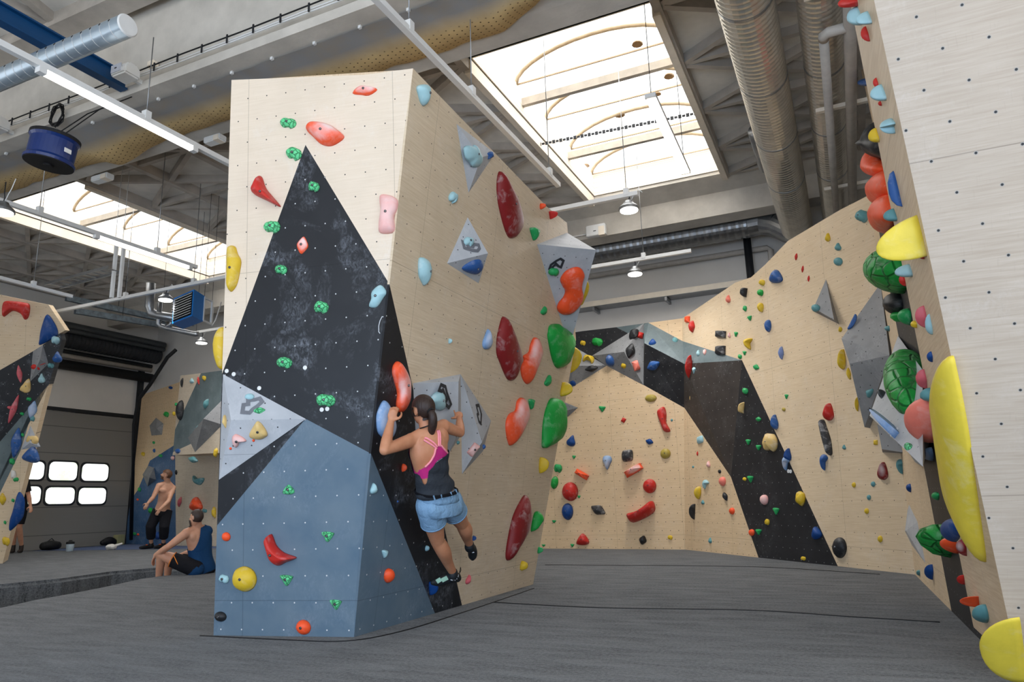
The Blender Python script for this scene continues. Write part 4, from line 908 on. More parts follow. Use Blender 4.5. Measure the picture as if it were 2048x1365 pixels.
# ---- long right wall
table(P2, 'on the long right wall', '''
1400 880 16 19 30 leaf lblue|pale blue flake hold left of the black stripe
1394.6 908 4 10 0 leaf red|tiny red sliver left of the black stripe
1416.5 929 9 13 0 drop pink|small pink hold left of the black stripe
1439 943.7 7 8 0 ell black|tiny black hold above the pink and red ball
1386 934.5 5 5 0 ell teal|tiny teal speck near the wall corner
1444.4 963.7 15 19 0 ell salmon .5|pink and red ball hold left of the black stripe
1411 970 13 19 15 moon lblue|pale blue curved hold above the yellow egg
1395 986.5 15 26 10 ell yellow .5|chalky yellow egg hold near the wall corner
1450 994 11 19 -25 leaf black|small black slanted hold above the round orange one
1405.4 1005 8 9 0 drop teal|tiny teal hold below the yellow egg
1384 1024 8 31 6 bar black .6|black upright bar hold near the wall corner
1463.6 1023 12 14 0 ell orange .5|round orange hold left of the black stripe
1420 1081.5 8 12 0 drop teal|small teal hold just above the mat
1482 816 13 23 4 bar tan .5|tan block hold at the upper left of the black stripe
1490 783 13 13 0 rock green|green round hold at the top of the black stripe
1516.8 839 12 10 0 leaf green|small green hold near the top of the black stripe
1540 886 32 39 -10 rock tan .4|large tan yellow hold with finger pockets on the black stripe
1496.7 885 11 11 0 tri green|small green hold left of the large tan one
1517 896 11 11 0 tri green|small green hold just left below the large tan one
1489 959 8 8 0 rock yellow|tiny yellow hold beside a green triangle on the black stripe
1500.6 959.5 13 14 0 tri green|green triangle hold beside the tiny yellow one
1528 1000.5 18 21 0 ell pink .5|pink ball hold on the black stripe
1600 998.5 22 30 5 rock yellow .5|yellow pocketed hold at the right edge of the black stripe
1552 1023.6 14 14 0 tri green|green triangle hold below the pink ball
1534 1045 11 13 0 rock yellow|small yellow knob on the black stripe
1503 1066 13 14 0 ell orange .5|round orange hold at the left edge of the black stripe
1517 1065 13 12 0 tri green|green hold beside the orange one on the black stripe
1631.7 1066.7 23 25 -15 fan dblue .5|=dark blue fan hold low at the right edge of the long wall's black stripe
1606.4 1118 11 9 0 rock yellow|small yellow hold at the foot of the black stripe
1675.7 493.7 15 16 0 drop teal|upper of two teal holds near the top
1676 523.6 19 17 0 ell teal|lower of two teal holds near the top
1655 475 12 17 0 fan yellow|yellow hold above the two teal ones
1724 433 26 26 0 rock teal|large teal hold beside the orange holds
1592 514 6.5 15 8 leaf red|top one of three red slivers
1605 538.5 5.5 15 6 leaf red|middle one of three red slivers
1617 557.7 5.5 13 4 leaf red|lowest of three red slivers
1551 553.5 29 26 0 fan blue .5|large blue hold at the top
1524 566 13 13 0 rock yellow|small yellow hold left of the large blue one
1487 585 14 18 10 bar black .5|black block hold near the sloping top edge
1520.6 586 13 14 0 rock greenbig|green hold under the small yellow one
1456 598 11 16 0 drop salmon|pink hold near the sloping top edge
1520.6 615.7 14 20 -5 rock yellow|yellow hold above the blue oval
1489.4 617.5 9 12 0 rock green|small green hold left of the yellow one
1499.4 637 11 10 -20 tri green|small green hold below its green twin
1535.5 652 15 25 -5 ell blue|blue oval hold under the yellow one
1374.4 639.4 11 13 0 bar orange|small orange block above the red teardrop
1383 653.6 14 24 0 leaf red|red teardrop hold at the wall corner
1441 669 22 14 4 bar blackc .5|black brick hold left of a tiny pink one
1458 670.5 7 11 0 drop pink|tiny pink hold between black and green
1471.5 669 9 10 0 tri green|small green hold right of the tiny pink one
1440.4 701 21 18 0 bar blackc .5|black chalked block on the upper edge of the arch
1497.4 688 21 24 -20 moon yellow .5|yellow hooked hold above the arch end
1479.5 714 9.5 10 0 rock green|left of two green holds by the arch end
1488.7 707 9 9 0 tri green|right of two green holds by the arch end
1512 735 14 12 15 leaf green|green hold just right of the black stripe top
1561.7 706.6 12 27 -4 leaf lilac .5|pale blue slim hold in the middle of the plywood
1572.6 794 9 10 0 tri green|small green hold right of the black stripe
1567.4 819.5 8 8 0 rock olive|tiny olive hold under the small green one
1655.4 824.5 24 34 0 fan red .5|red helmet shaped hold above the long black one
1648 925.6 17 33 0 moon blue .5|blue crescent hold below the long black one
1688 894.7 9 10 0 drop teal|small teal hold right of the long black one
1707.4 970.7 9 11 0 ell yellow|small yellow knob below the long black one
1737.5 995.7 9 11 0 ell teal|small teal knob left of the right corner
1733 1023 10 12 0 ell yellow|small yellow knob under the teal knob
1678.8 1096.5 30 42 0 ell black .35|large black disc hold just above the mat
1548 844.6 18 31 -10 drop blue .5|blue drop hold crossing the top of the black stripe edge
1575 910 17 26 0 drop dblue .5|dark blue hold on the black stripe edge
1572 927.5 15 30 15 moon skyblue .5|pale blue crescent hold under the dark blue one
1751 885.6 9 10 0 bar yellow|small yellow block under the dark volume
1764.5 943 23 35 0 fan dred .5|dark red hold right of the plywood middle
1746 969 10 11 0 ell teal|small teal knob under the dark red hold
1760 1079 11 14 0 ell yellow|yellow knob low near the right corner
1682 719 19 40 -5 fan yellow .6|yellow hold at the left edge of the large faceted volume
1697 748 9 26 -15 leaf yellow .6|yellow sliver under the yellow fan hold
1713 809 8 30 -10 leaf yellow .8|yellow hold at the tail of the large faceted volume
1803.5 934 22 30 0 moon teal .5|teal crescent hold in the right corner''')
hold(P2, [(1640, 842), (1645, 841), (1650, 852), (1661, 880), (1665, 905), (1661, 912), (1656, 905), (1643, 868)], 'blackc', 'long black chalked bar hold on the long right wall', .5, spine=[(1644, 850), (1660, 900)])
a = [P2.hit(*q) for q in ((1652, 559, 0), (1668, 640, .14), (1627, 617, .12))]
hold(Pl(*a), shape_px('ell', 1631, 616.5, 19, 15), 'teal', 'teal ring hold at the left corner of the small triangle volume', .5)
vb = [P2.hit(*q) for q in ((1761, 567, 0), (1683, 678, .35), (1699, 728, .38), (1779, 711, .3), (1729, 855, .1))]
hold(Pl(vb[2], vb[4], vb[3]), shape_px('drop', 1738, 786, 22, 14, -60), 'teal', 'grey green knob on the dark face of the large faceted volume', .5)
ex = [P2.hit(*q) for q in ((1761, 567, 0), (1720, 680, 0), (1683, 678, .35))]
hold(Pl(*ex), shape_px('bar', 1706, 645, 6, 34, 32), 'blue', 'blue strip hold along the left edge of the large faceted volume', .5)
hold(Pl(*ex), shape_px('rock', 1681, 660, 7, 12), 'yellow', 'tiny yellow hold at the left point of the large faceted volume', .5)
# ---- right corner wall
table(P3, 'on the narrow receding wall', '''
1817 977 7 18 -10 leaf dblue .5|dark blue sliver hold
1836 1146.6 8 12 0 ell teal|small teal hold near the mat
1857.5 1145 10 32 -8 leaf dblue .5|dark blue leaf hold near the mat
1774 658 9 12 0 ell teal|small teal hold on the plywood strip''')
def side(x0, y0, x1, y1, pl, col, lab, h, sh='ell', **k):
    """a hold seen edge-on at the side of a wall: (x0..x1) is what shows"""
    if pl is RS: h *= .6
    return hold(pl, shape_px(sh, (x0+x1)/2, (y0+y1)/2, x1-x0, y1-y0, k.pop('rot', 0)), col, lab, 10+h, shift=k.pop('shift', None), **k)
hold(P3, [(1846, 1079), (1857.5, 1056), (1874, 1049), (1899, 1081), (1887, 1115), (1869, 1108.6)], 'turtle', 'green faceted rock hold low on the narrow receding wall', 10.22, K=3, rough=.05, bolt=False)
side(1736, 493, 1815, 592, P3, 'turtle', 'upper green dome hold with a cracked turtle shell pattern', .32, bolt=False)
bd = [P3.hit(*q) for q in ((1796, 672, 0), (1739, 832, .42), (1846, 934, .28))]
side(1768, 692, 1846, 827, Pl(*bd), 'turtle', 'lower green dome hold with a cracked turtle shell pattern', .22, bolt=False)
side(1771, 585, 1802, 634, P3, 'black', 'black pointed hold under the upper green dome', .16, 'leaf', bolt=False)
side(1784, 623, 1806, 645, P3, 'greenbig', 'green knobbly hold below the black pointed one', .1, 'rock', rough=.1)
side(1800, 618, 1818, 652, P3, 'green', 'small green and blue hold beside the green knobbly one', .1, 'rock')
side(1721, 296, 1768, 356, P3, 'orange', 'topmost orange drop hold in the row along the near wall edge', .18, 'drop', bolt=False)
side(1731, 338, 1784, 418, P3, 'orange', 'middle orange drop hold in the row along the near wall edge', .18, 'leaf', bolt=False, rot=25)
side(1735, 386, 1794, 474, P3, 'orange', 'lowest orange drop hold in the row along the near wall edge', .2, 'leaf', bolt=False, rot=18)
side(1719, 244, 1764, 330, P3, 'black', 'black tyre like hold above the orange drops', .24, 'ell', bolt=False, rough=.08)
side(1716, 158, 1736, 174, P3, 'blue', 'small blue hold high at the near wall edge', .1)
a = Pl(bd[0], bd[1], bd[2])
hold(a, shape_px('bar', 1766, 848, 62, 16, 42), 'skyblue', 'long blue chalked bar hold on the slanted volume', .6)
hold(a, shape_px('ell', 1815, 893, 19, 15), 'rock', 'green ribbed hold low on the slanted volume', .4)
hold(a, shape_px('ell', 1761, 787, 11, 17, 15), 'blackc', 'grey oval hold at the left edge of the slanted volume', .5)
side(1815, 797, 1866, 891, RS, 'salmon', 'large salmon ball hold touching the huge yellow one', .24, bolt=False)
side(1880, 1038, 1922, 1086, RS, 'dblue', 'dark blue hold behind the huge yellow one', .12, bolt=False)
side(1890, 1075, 1914, 1109, P3, 'orange', 'small orange ball behind the tip of the huge yellow hold', .12)
# ---- narrow side of the near wall
table(RS, 'on the narrow side of the near wall', '''
1838 502.5 7 38 -6 leaf red .5|red sliver hold right of the yellow bell
1842 636 10 46 -8 leaf rose .5|=chalky red sliver left of a pale blue hold on the near wall side
1803.6 562 6 25 -10 leaf red .5|short red sliver under the pale blue jug
1827 650 12 17 -30 leaf yellow .5|=small yellow hold left of the chalky red sliver on the near wall side
1859 715 11 23 0 leaf dblue .6|dark blue hold above the huge yellow one
1842.5 760 12 40 -8 leaf rose .5|red chalky hold beside the lower green dome
1729 70 8 33 -8 leaf red .5|red sliver under the paired pale blue holds
1750.5 167 6 22 -8 leaf red .5|red sliver above a pale blue hold
1759 208 5 11 -8 leaf red .5|short red sliver below a pale blue hold
1696 6 18 26 -10 leaf red .5|=red hold cut by the picture top on the near wall side
1922.5 1097 13 36 -15 leaf dred .5|red sliver below the huge yellow one
1921 1161 7 20 -5 leaf red .6|small red hold above the orange block
1940 1206 14 22 -4 bar orange .8|orange block hold near the mat''')
for x0, y0, x1, y1, col, lab, h, sh in ((1794, 532, 1818, 558, 'lblue', 'pale blue jug hold left under the yellow bell', .13, 'fan'), (1850, 628, 1864, 672, 'lblue', 'pale blue hold right of the chalky red sliver', .05, 'drop'),
        (1764, 240, 1790, 272, 'lblue', 'pale blue hooked hold high on the near wall side', .1, 'moon'), (1740, 172, 1768, 206, 'lblue', 'pale blue hold between two red slivers', .1, 'fan'),
        (1692, 16, 1722, 55, 'lblue', 'left of the two pale blue holds at the top', .1, 'fan'), (1713, 26, 1738, 53, 'lblue', 'right of the two pale blue holds at the top', .1, 'fan'),
        (1767, 420, 1790, 446, 'teal', 'teal hold over the lowest orange drop', .1, 'fan'), (1738, 257, 1756, 288, 'yellow', 'yellow pointed hold beside the black tyre like hold', .08, 'drop'),
        (1838, 778, 1864, 806, 'teal', 'pale blue hold above the salmon ball', .1, 'fan'), (1845, 896, 1864, 924, 'skyblue', 'pale blue hold half hidden by the huge yellow one', .1, 'ell'),
        (1942, 1211, 1976, 1248, 'teal', 'teal hold above the yellow spout', .12, 'fan'), (1862, 985, 1878, 1002, 'green', 'small green hold left of the huge yellow one', .06, 'rock')):
    side(x0, y0, x1, y1, RS, col, lab if 'near wall' in lab else lab+' on the near wall side', h, sh, bolt=False)
hold(RS, [(1777, 350), (1786, 350), (1797, 410), (1796, 415), (1786, 411)], 'blue', 'blue grey flat bar hold on the near wall side', .25, K=3, bolt=False)
hold(RS, [(1800, 438), (1810, 461), (1817, 491), (1822, 520), (1806, 512), (1794, 500), (1788, 478), (1792, 456)], 'yellowbig', 'yellow bell shaped hold jutting from the near wall side', 10.2, bolt=False, K=8, pw=1.0, lean=(0, -.1))
hold(RS, [(1899, 712), (1909, 745), (1926, 830), (1942, 930), (1956, 1030), (1968, 1126), (1946, 1090), (1916, 1020), (1895, 930), (1884, 830), (1886, 750)], 'yellowbig', 'huge smooth yellow boat shaped hold on the near wall side', 10.11, spine=[(1908, 830), (1932, 985)], shift=.1, bolt=False, K=8, pw=1.0)
hold(RS, [(2004, 1237), (2016, 1262), (2026, 1305), (2037, 1368), (2012, 1338), (1992, 1312), (1982, 1280), (1990, 1256)], 'yellowbig', 'yellow spout shaped hold at the bottom of the near wall side', 10.17, bolt=False, K=8, pw=.9, lean=(0, .0))

# ---- far left wall
table(LW, 'on the far left wall', '''
111 681.6 19 18 0 rock lblue .6|pale blue knob under the big blue fin
114.6 714.5 21 23 0 drop blue .6|blue drop hold at the right edge
101.6 732 14 11 0 rock teal .6|teal knob at the tip of the grey pyramid volume
79 734 34 15 -12 moon red .5|red curved hold on the grey pyramid volume
83.4 757 16 20 0 drop lblue .5|pale blue round hold on the black band
39 748.6 12 36 -8 leaf rose .5|upper red sliver on the black band
53 772 21 29 20 fan tan .4|tan pointed hold on the black band
58 799 11 8 0 rock green .6|small green hold under the tan one
27.4 819 13 62 20 leaf rose .5|long red sliver on the black band
20 816 12 7 10 ell rose .6|red nub attached beside the long red sliver
44 828.6 9 7 0 rock green .6|small green hold right of the long red sliver
65 820 19 37 15 leaf skyblue .5|blue and white faceted hold on the grey band
65 838 10 12 0 rock teal .6|small teal hold under the faceted blue one
32.4 886 22 62 10 leaf blue .4|long blue horn hold on the grey band
45 870.7 7 8 0 rock green .6|small green hold right of the blue horn
65 881 25 22 0 rock tan .4|chalky yellow rock hold on the white triangle volume
63 910 36 32 15 fan blue .5|blue block hold under the white triangle volume
27 950 12 20 0 rock white .5|white chalky hold low down
32 960 12 9 -20 rock green .6|green hold beside the white chalky one
24 924 12 14 0 rock green .6|green hold below the blue horn
5 999 15 25 0 leaf yellow .5|yellow hold cut by the picture edge
26 1002 7 8 0 rock green .6|tiny green hold left of the huge blue one
10 1046 6 8 0 rock green .6|tiny green hold under the huge blue one
12 1084 16 19 0 rock yellow .5|yellow round hold near the floor''')
hold(LW, shape_px('jug', 32, 621, 54, 34, 6), 'red', 'red arch shaped hold at the top of the far left wall', .35, spine=[(16, 622), (32, 612), (50, 622)], bolt=False)
hold(LW, [(94, 629), (110, 647), (117, 667), (110, 675), (80, 691), (78.5, 680), (83, 655)], 'dblue', 'big blue fin hold at the top right of the far left wall', .3, bolt=False)
hold(LW, [(37, 985), (48.6, 997), (49, 1019.5), (43.6, 1039.4), (20, 1063), (19, 1044), (25, 1024.5)], 'dblue', 'huge blue hold low on the far left wall before the hidden climber', .35, bolt=False)
# ---- far corner walls
table(P5, 'on the dim far corner wall', '''
332 829.6 12 12 0 rock greenbig|green hold right of the small pentagon volume
341 776 9 6 10 ell dblue|small dark blue hold at the top
307 886 6 6 0 rock green|tiny green hold below the pentagon volume
308 902 6 8 0 ell blue|tiny blue hold under the tiny green one
286 909 8 9 0 rock yellow|tiny yellow hold near the door
321 912.5 8 7 0 rock green|small green hold at the top of the blue stripe
345 917 8 9 0 ell pink|small pink hold beside the overhang
278.5 980 7 9 0 rock green|small green hold on the left of the blue stripe
275 1000 5 5 0 ell orange|tiny orange speck near the door
300.6 1022 10 12 0 ell greenbig|green hold beside the standing man’s hand
313.4 1072 16 16 0 ell dblue .5|blue ball hold between the standing man’s legs
268.5 1068.5 8 7 0 rock green|small green hold near the floor
276 1070 5 5 0 ell orange|tiny tan speck near the floor''')
table(P6, 'on the wall behind the seated man', '''
352 945.5 6 10 0 leaf black|tiny black hold by the standing man’s head
396 962 24 17 10 horn teal .5|teal horned hold
359 1004.5 8 22 20 leaf rose|red sliver hold
391 1009 28 27 0 fan orange .5|large orange hold above the seated man’s head
409 1022.5 11 8 0 rock teal|small teal hold right of the large orange one
428 1026 9 24 0 rock yellow|yellow hold at the tower edge''')
table(P6, 'on the overhang above the seated man', '''
359.5 821 18 41 4 ell black .4|large black oval hold
352 810 6 8 0 rock green|tiny green hold left of the black oval
347.5 828 7 9 0 rock yellow|tiny yellow hold left of the black oval
363.7 766 7 20 4 ell black .5|small black oval hold at the top
384 762 11 11 0 drop lblue|pale blue hold at the top
397 762 5 18 -14 leaf red|red sliver at the top
408.5 757 9 11 0 rock yellow|yellow hold at the top
412 808 12 22 30 leaf teal .5|teal slanted hold in the middle
397 859 10 22 30 leaf teal .6|teal slanted hold above the wedge volume
429 834 12 10 0 rock tan|tan hold near the tower edge
355.7 903 12 10 0 ell blue|blue hold at the lower left corner
386 920 21 13 15 leaf teal .5|teal hold under the lower lip
431 906 10 20 20 rock yellow|yellow hold under the lip at the tower edge''', off=.69)
# yellow hold on the tower's far left side
SDP = Pl(BL, TLC, LBt)
hold(TF, [(441, 655), (430, 668), (426, 690), (428, 715), (437, 737), (452, 735), (456, 690), (452, 660)], 'yellow', 'yellow chalked hold sticking out past the left edge of the tower', 10.07, off=-.06, rough=.03, bolt=False)

for x, y, w_, pl_, lb in ((1577, 943, 'left', P2, 'left white ring mark under the pale blue crescent hold'), (1581.5, 943.5, 'right', P2, 'right white ring mark under the pale blue crescent hold'), (1787, 868, 'l', Pl(bd[0], bd[1], bd[2]), 'white ring washer by the blue bar on the slanted volume'), (1792, 862, 'r', Pl(bd[0], bd[1], bd[2]), 'second white ring washer by the blue bar on the slanted volume')):
    bm = bmesh.new(); lathe(bm, [(.014, 0), (.026, 0), (.026, .006), (.014, .006)], V((0, 0, 0)), V((0, 0, 1)), 16)
    tag(from_bm('hold_disc', bm, M['white'], None, pl_.mat(pl_.hit(x, y))), lb, 'disc')
# ================================================================ RAILS, LAMPS, DUCTS UNDER THE ROOF
def rail(a, b, label, hangers=(), zc=ROOF, group='white light rails', tubes=(), w_=.06, h_=.06):
    r = empty('light_rail', (a+b)/2, label, 'light rail', group)
    bar_obj('rail_body', a, b, w_, h_, M['white'], r)
    for t in hangers:
        p = a+(b-a)*t
        tube_obj('hanger_wire', [p+V((0, 0, .03)), V((p.x, p.y, zc))], .006, M['galv'], r, 5)
        box_obj('hanger_clip', p+V((0, 0, .05)), (.07, .07, .1), M['white'], r)
    for t0, t1 in tubes:
        p, q = a+(b-a)*t0, a+(b-a)*t1; d = (q-p).normalized()
        bar_obj('tube_light', p-V((0, 0, .055)), q-V((0, 0, .055)), .055, .05, M['tube'], r)
        for e in (p-d*.03, q+d*.03): box_obj('tube_cap', e-V((0, 0, .055)), (.07, .07, .06), M['white'], r)
    return r
def fr(a, b, p): return (p-a).length/(b-a).length
a, b = V((-6.42, 1.6, 5.0)), V((-6.42, 11.5, 5.0))
rail(a, b, 'white light rail with a lit tube crossing the top left corner', (.1, fr(a, b, onz(304, 236, 5)), .8), 6.0, tubes=[(fr(a, b, onz(76, 140, 5)), fr(a, b, onz(377, 290, 5)))])
a, b = V((-3.12, 2.2, 5.0)), V((-3.12, 8.39, 5.0))
rail(a, b, 'white unlit rail running down beside the big skylight', (fr(a, b, onz(828, 60, 5)), fr(a, b, onz(950, 190, 5)), fr(a, b, onz(1106, 350, 5))), 7.0)
a, b = V((-9.86, 4.0, 5.0)), V((-9.86, 8.5, 5.0))
rail(a, b, 'grey light rail with a lit tube under the left skylight', (.4, fr(a, b, onz(325, 505, 5))), 7.0, tubes=[(fr(a, b, onz(190, 470, 5)), fr(a, b, onz(373, 530, 5)))])
a, b = V((-14.75, 9.15, 5.0)), V((-2.25, 9.15, 5.0))
rail(a, b, 'long white rail passing behind the tower carrying two round lamps', (fr(a, b, onz(245, 594, 5)), fr(a, b, onz(385, 567, 5)), fr(a, b, onz(1252, 390, 5))), 7.0)
a, b = V((ony(392, 671, 11.92).x, 11.92, 5.0)), V((-2.08, 11.92, 5.0))
rail(a, b, 'white rail in front of the rear wall carrying a round lamp', (.3, fr(a, b, onz(1288, 518, 5))), 7.0)
a, b = V((-13.2, 6.2, 5.0)), V((-13.28, 8.6, 5.0))
rail(a, b, 'short white rail at the left edge above the far left wall', (fr(a, b, onz(72, 572, 5)),), 7.0)

def highbay(p, label, r=.13, ztop=5.0):
    t = empty('pendant_lamp', p, label, 'lamp', 'round pendant lamps')
    bm = bmesh.new(); lathe(bm, [(.03, .13), (.06, .125), (.075, .09), (r*.92, .05), (r*1.06, .03), (r*1.08, 0), (r*.98, -.004)], p); from_bm('lamp_housing', bm, M['galv'], t, smooth=False)
    bm = bmesh.new(); lathe(bm, [(r*.95, .0), (r*.93, -.02), (r*.6, -.03), (.01, -.033)], p); from_bm('lamp_lens', bm, M['lamp'], t, smooth=True)
    tube_obj('lamp_hook', [p+V((0, 0, .12)), p+V((.02, 0, .19)), p+V((0, 0, .25)), V((p.x, p.y, ztop))], .007, M['darksteel'], t, 6)
    tube_obj('lamp_cable', [p+V((.03, 0, .12)), p+V((.09, 0, .22)), p+V((.14, 0, .28)), V((p.x+.2, p.y, ztop))], .006, M['white'], t, 6)
    l = bpy.data.lights.new('lamp_glow', 'SPOT'); l.energy = 130; l.spot_size = math.radians(165); l.spot_blend = 1; l.shadow_soft_size = .12
    lo = bpy.data.objects.new('lamp_glow', l); COL.objects.link(lo); lo.location = p-V((0, 0, .06)); lo.parent = t; lo.matrix_parent_inverse = world_of(t).inverted()
    return t
highbay(ony(1258, 420, 9.15)-V((0, 0, .0)), 'round lit lamp below the lower edge of the big skylight')
highbay(ony(1270, 548, 11.92), 'round lit lamp above the rear climbing wall')
highbay(ony(331, 600, 9.15), 'round lit lamp left of the blue heater')
highbay(ony(403, 686, 11.92), 'round lit lamp below the blue heater', ztop=4.97)
highbay(onz(4, 424, 4.6), 'round lit lamp cut by the left picture edge', ztop=5.0)

# hanging white luminaire in front of the skylight
p, q = onz(1300, 190, 5.6), onz(1372, 345, 5.6)
t = empty('hanging_luminaire', (p+q)/2, 'slim white luminaire hanging in front of the big skylight', 'lamp')
bar_obj('luminaire_body', p, q, .13, .05, M['white'], t)
bar_obj('luminaire_diffuser', p+(q-p)*.02-V((0, 0, .03)), q-(q-p)*.02-V((0, 0, .03)), .11, .015, M['tube'], t)
for k in (.03, .95): tube_obj('hanger_wire', [p+(q-p)*k+V((0, 0, .02)), V(((p+(q-p)*k).x, (p+(q-p)*k).y, 7.7))], .005, M['darksteel'], t, 5)
# cable chain across the skylight
p, q = onz(1070, 291, 6.85), onz(1396, 226, 6.85)
t = empty('cable_chain', (p+q)/2, 'black link chain stretched across the big skylight', 'chain')
n = 44
for i in range(n):
    a = p+(q-p)*(i/n); b = p+(q-p)*((i+.8)/n)
    bar_obj('chain_link', a, b, .02, .03+.025*(i % 2), M['darksteel'], t)

# ducts along the hall
def spiral_duct(name, pts, r, label, pitch=.11, mat='galv', seams=True):
    d = empty(name, pts[len(pts)//2], label, 'duct')
    # corrugated skin
    bm = bmesh.new(); L = [0]
    for a, b in zip(pts, pts[1:]): L.append(L[-1]+(b-a).length)
    n = int(L[-1]/(pitch/3)); P, R = [], []
    for i in range(n+1):
        s = L[-1]*i/n
        for k in range(len(L)-1):
            if s <= L[k+1] or k == len(L)-2:
                tt = (s-L[k])/(L[k+1]-L[k]); P.append(pts[k]+(pts[k+1]-pts[k])*tt); break
        R.append(r*(1.0 if i % 3 else .955))
    tube(bm, P, R, 28); from_bm('duct_skin', bm, M[mat], d, smooth=False)
    if seams:
        for k in range(1, int(L[-1]/1.6)):
            s = k*1.6; j = min(int(s/L[-1]*n), n-1); dd = (P[j+1]-P[j]).normalized()
            bm = bmesh.new(); tube(bm, [P[j]-dd*.02, P[j]+dd*.02], r*1.012, 28); from_bm('joint_band', bm, M['darksteel'] if False else M['galv'], d)
    return d
M['galvd'] = flat('dull_galvanised_steel', srgb(214, 208, 196), .32, .5, .8, .12, 4)
spiral_duct('ventilation_duct', [V((-.46, .6, 5.95)), V((-.46, 14.6, 5.95))], .29, 'large corrugated silver duct running down from the top right', .085, 'galvd')
spiral_duct('ventilation_duct', [V((.24, .6, 5.95)), V((.24, 14.6, 5.95))], .23, 'narrower corrugated silver duct behind the grey pipes', .085, 'galvd')
z1 = ony(1330, 480, 14.75)
p0, p1 = ony(1195, 500, 14.75), ony(1500, 452, 14.75)
zz = (p0.z+p1.z)/2
spiral_duct('ventilation_duct', [V((-9.5, 14.75, zz)), V((p1.x, 14.75, zz))], .27, 'shiny round duct along the rear wall under the beam', .15)
e = empty('duct_elbow', V((p1.x, 14.75, zz)), 'shiny segmented duct elbow joining the rear duct to the large one', 'duct')
pts = [V((p1.x-.05, 14.75, zz)), V((p1.x+.25, 14.72, zz)), V((p1.x+.5, 14.62, zz-.12)), V((p1.x+.85, 14.5, zz-.42)), V((p1.x+1.25, 14.4, zz-.8))]
for a, b in zip(pts, pts[1:]):
    bm = bmesh.new(); tube(bm, [a, b+(b-a)*.06], .262, 24); from_bm('elbow_segment', bm, M['galv'], e)
p = onz(1512, 262, 6.3); tube_obj('duct_stub', [p, p+V((0, 1.35, 0))], .12, M['galv'], None, 20)
tag(bpy.data.objects['duct_stub'], 'short dark duct stub beside the large corrugated duct', 'duct')
# grey pipes beside the ducts
t = empty('pipe', onz(1660, 200, 5.6), 'left grey pipe with elbow beside the narrow duct', 'pipe')
xa, xb = onz(1660, 250, 5.6).x, onz(1703, 250, 5.6).x
ya = onz(1655, 70, 5.6).y
tube_obj('pipe_run', [V((xa, ya, 5.6)), V((xa, 14.4, 5.6))], .05, M['pipe'], t, 14)
tube_obj('pipe_elbow', [V((xa, ya+.06, 5.6)), V((xa, ya, 5.6)), V((xa+.04, ya-.04, 5.6)), V((xa+.9, ya-.04, 5.62))], .055, M['pipe'], t, 14)
t = empty('pipe', V((xb, 8, 5.6)), 'right grey pipe of the pair beside the near wall', 'pipe')
tube_obj('pipe_run', [V((xb, 2, 5.6)), V((xb, 14.4, 5.6))], .065, M['pipe'], t, 14)
for y in (6.9, 9.3, 12.0): bar_obj('pipe_bracket', V((xa-.15, y, 5.68)), V((xb+.6, y, 5.68)), .06, .05, M['cream'], t)
# perforated air duct top left
c1 = onz(255, 51, 5.5); 
t = empty('air_duct', c1, 'perforated white air duct with a closed white end, top left', 'duct')
bm = bmesh.new(); tube(bm, [V((-13, c1.y, 5.5)), V((c1.x, c1.y, 5.5))], .108, 28, False); from_bm('duct_skin', bm, flat('bright_galvanised_steel', srgb(176, 192, 204), .3, .5, .6, .05), t, smooth=True)
bm = bmesh.new(); lathe(bm, [(.108, -.005), (.111, 0), (.1, .012), (.01, .014)], c1, V((1, 0, 0)), 28); from_bm('end_cap', bm, M['white'], t)
for i in range(24):
    x = c1.x-.12-i*.135; bm = bmesh.new(); tube(bm, [V((x, c1.y, 5.5)), V((x+.006, c1.y, 5.5))], .1095, 28, False); from_bm('spiral_seam', bm, M['white'], t)
for i in range(30):
    x = c1.x-.13-i*.135; an = math.radians(18)
    n = V((0, -math.cos(an), math.sin(an))); bm = bmesh.new(); lathe(bm, [(.014, -.01), (.014, .003), (.004, .003)], V((x, c1.y, 5.5))+n*.107, n, 10); from_bm('air_hole', bm, M['rubber'], t)
# blue steel beam
p1_, p0_ = ony(238, 160, 5.3), ony(0, 27, 3.4)
xx = p1_.x; 
t = empty('steel_beam', V((xx, 3.5, p1_.z)), 'blue steel beam ending at the concrete roof beam', 'beam')
bar_obj('web', V((xx, -.5, p1_.z)), V((xx, 5.38, p1_.z)), .03, .2, M['bluesteel'], t); bar_obj('lower_flange', V((xx, -.5, p1_.z-.1)), V((xx, 5.38, p1_.z-.1)), .13, .02, M['bluesteel'], t); bar_obj('upper_flange', V((xx, -.5, p1_.z+.1)), V((xx, 5.38, p1_.z+.1)), .13, .02, M['bluesteel'], t)
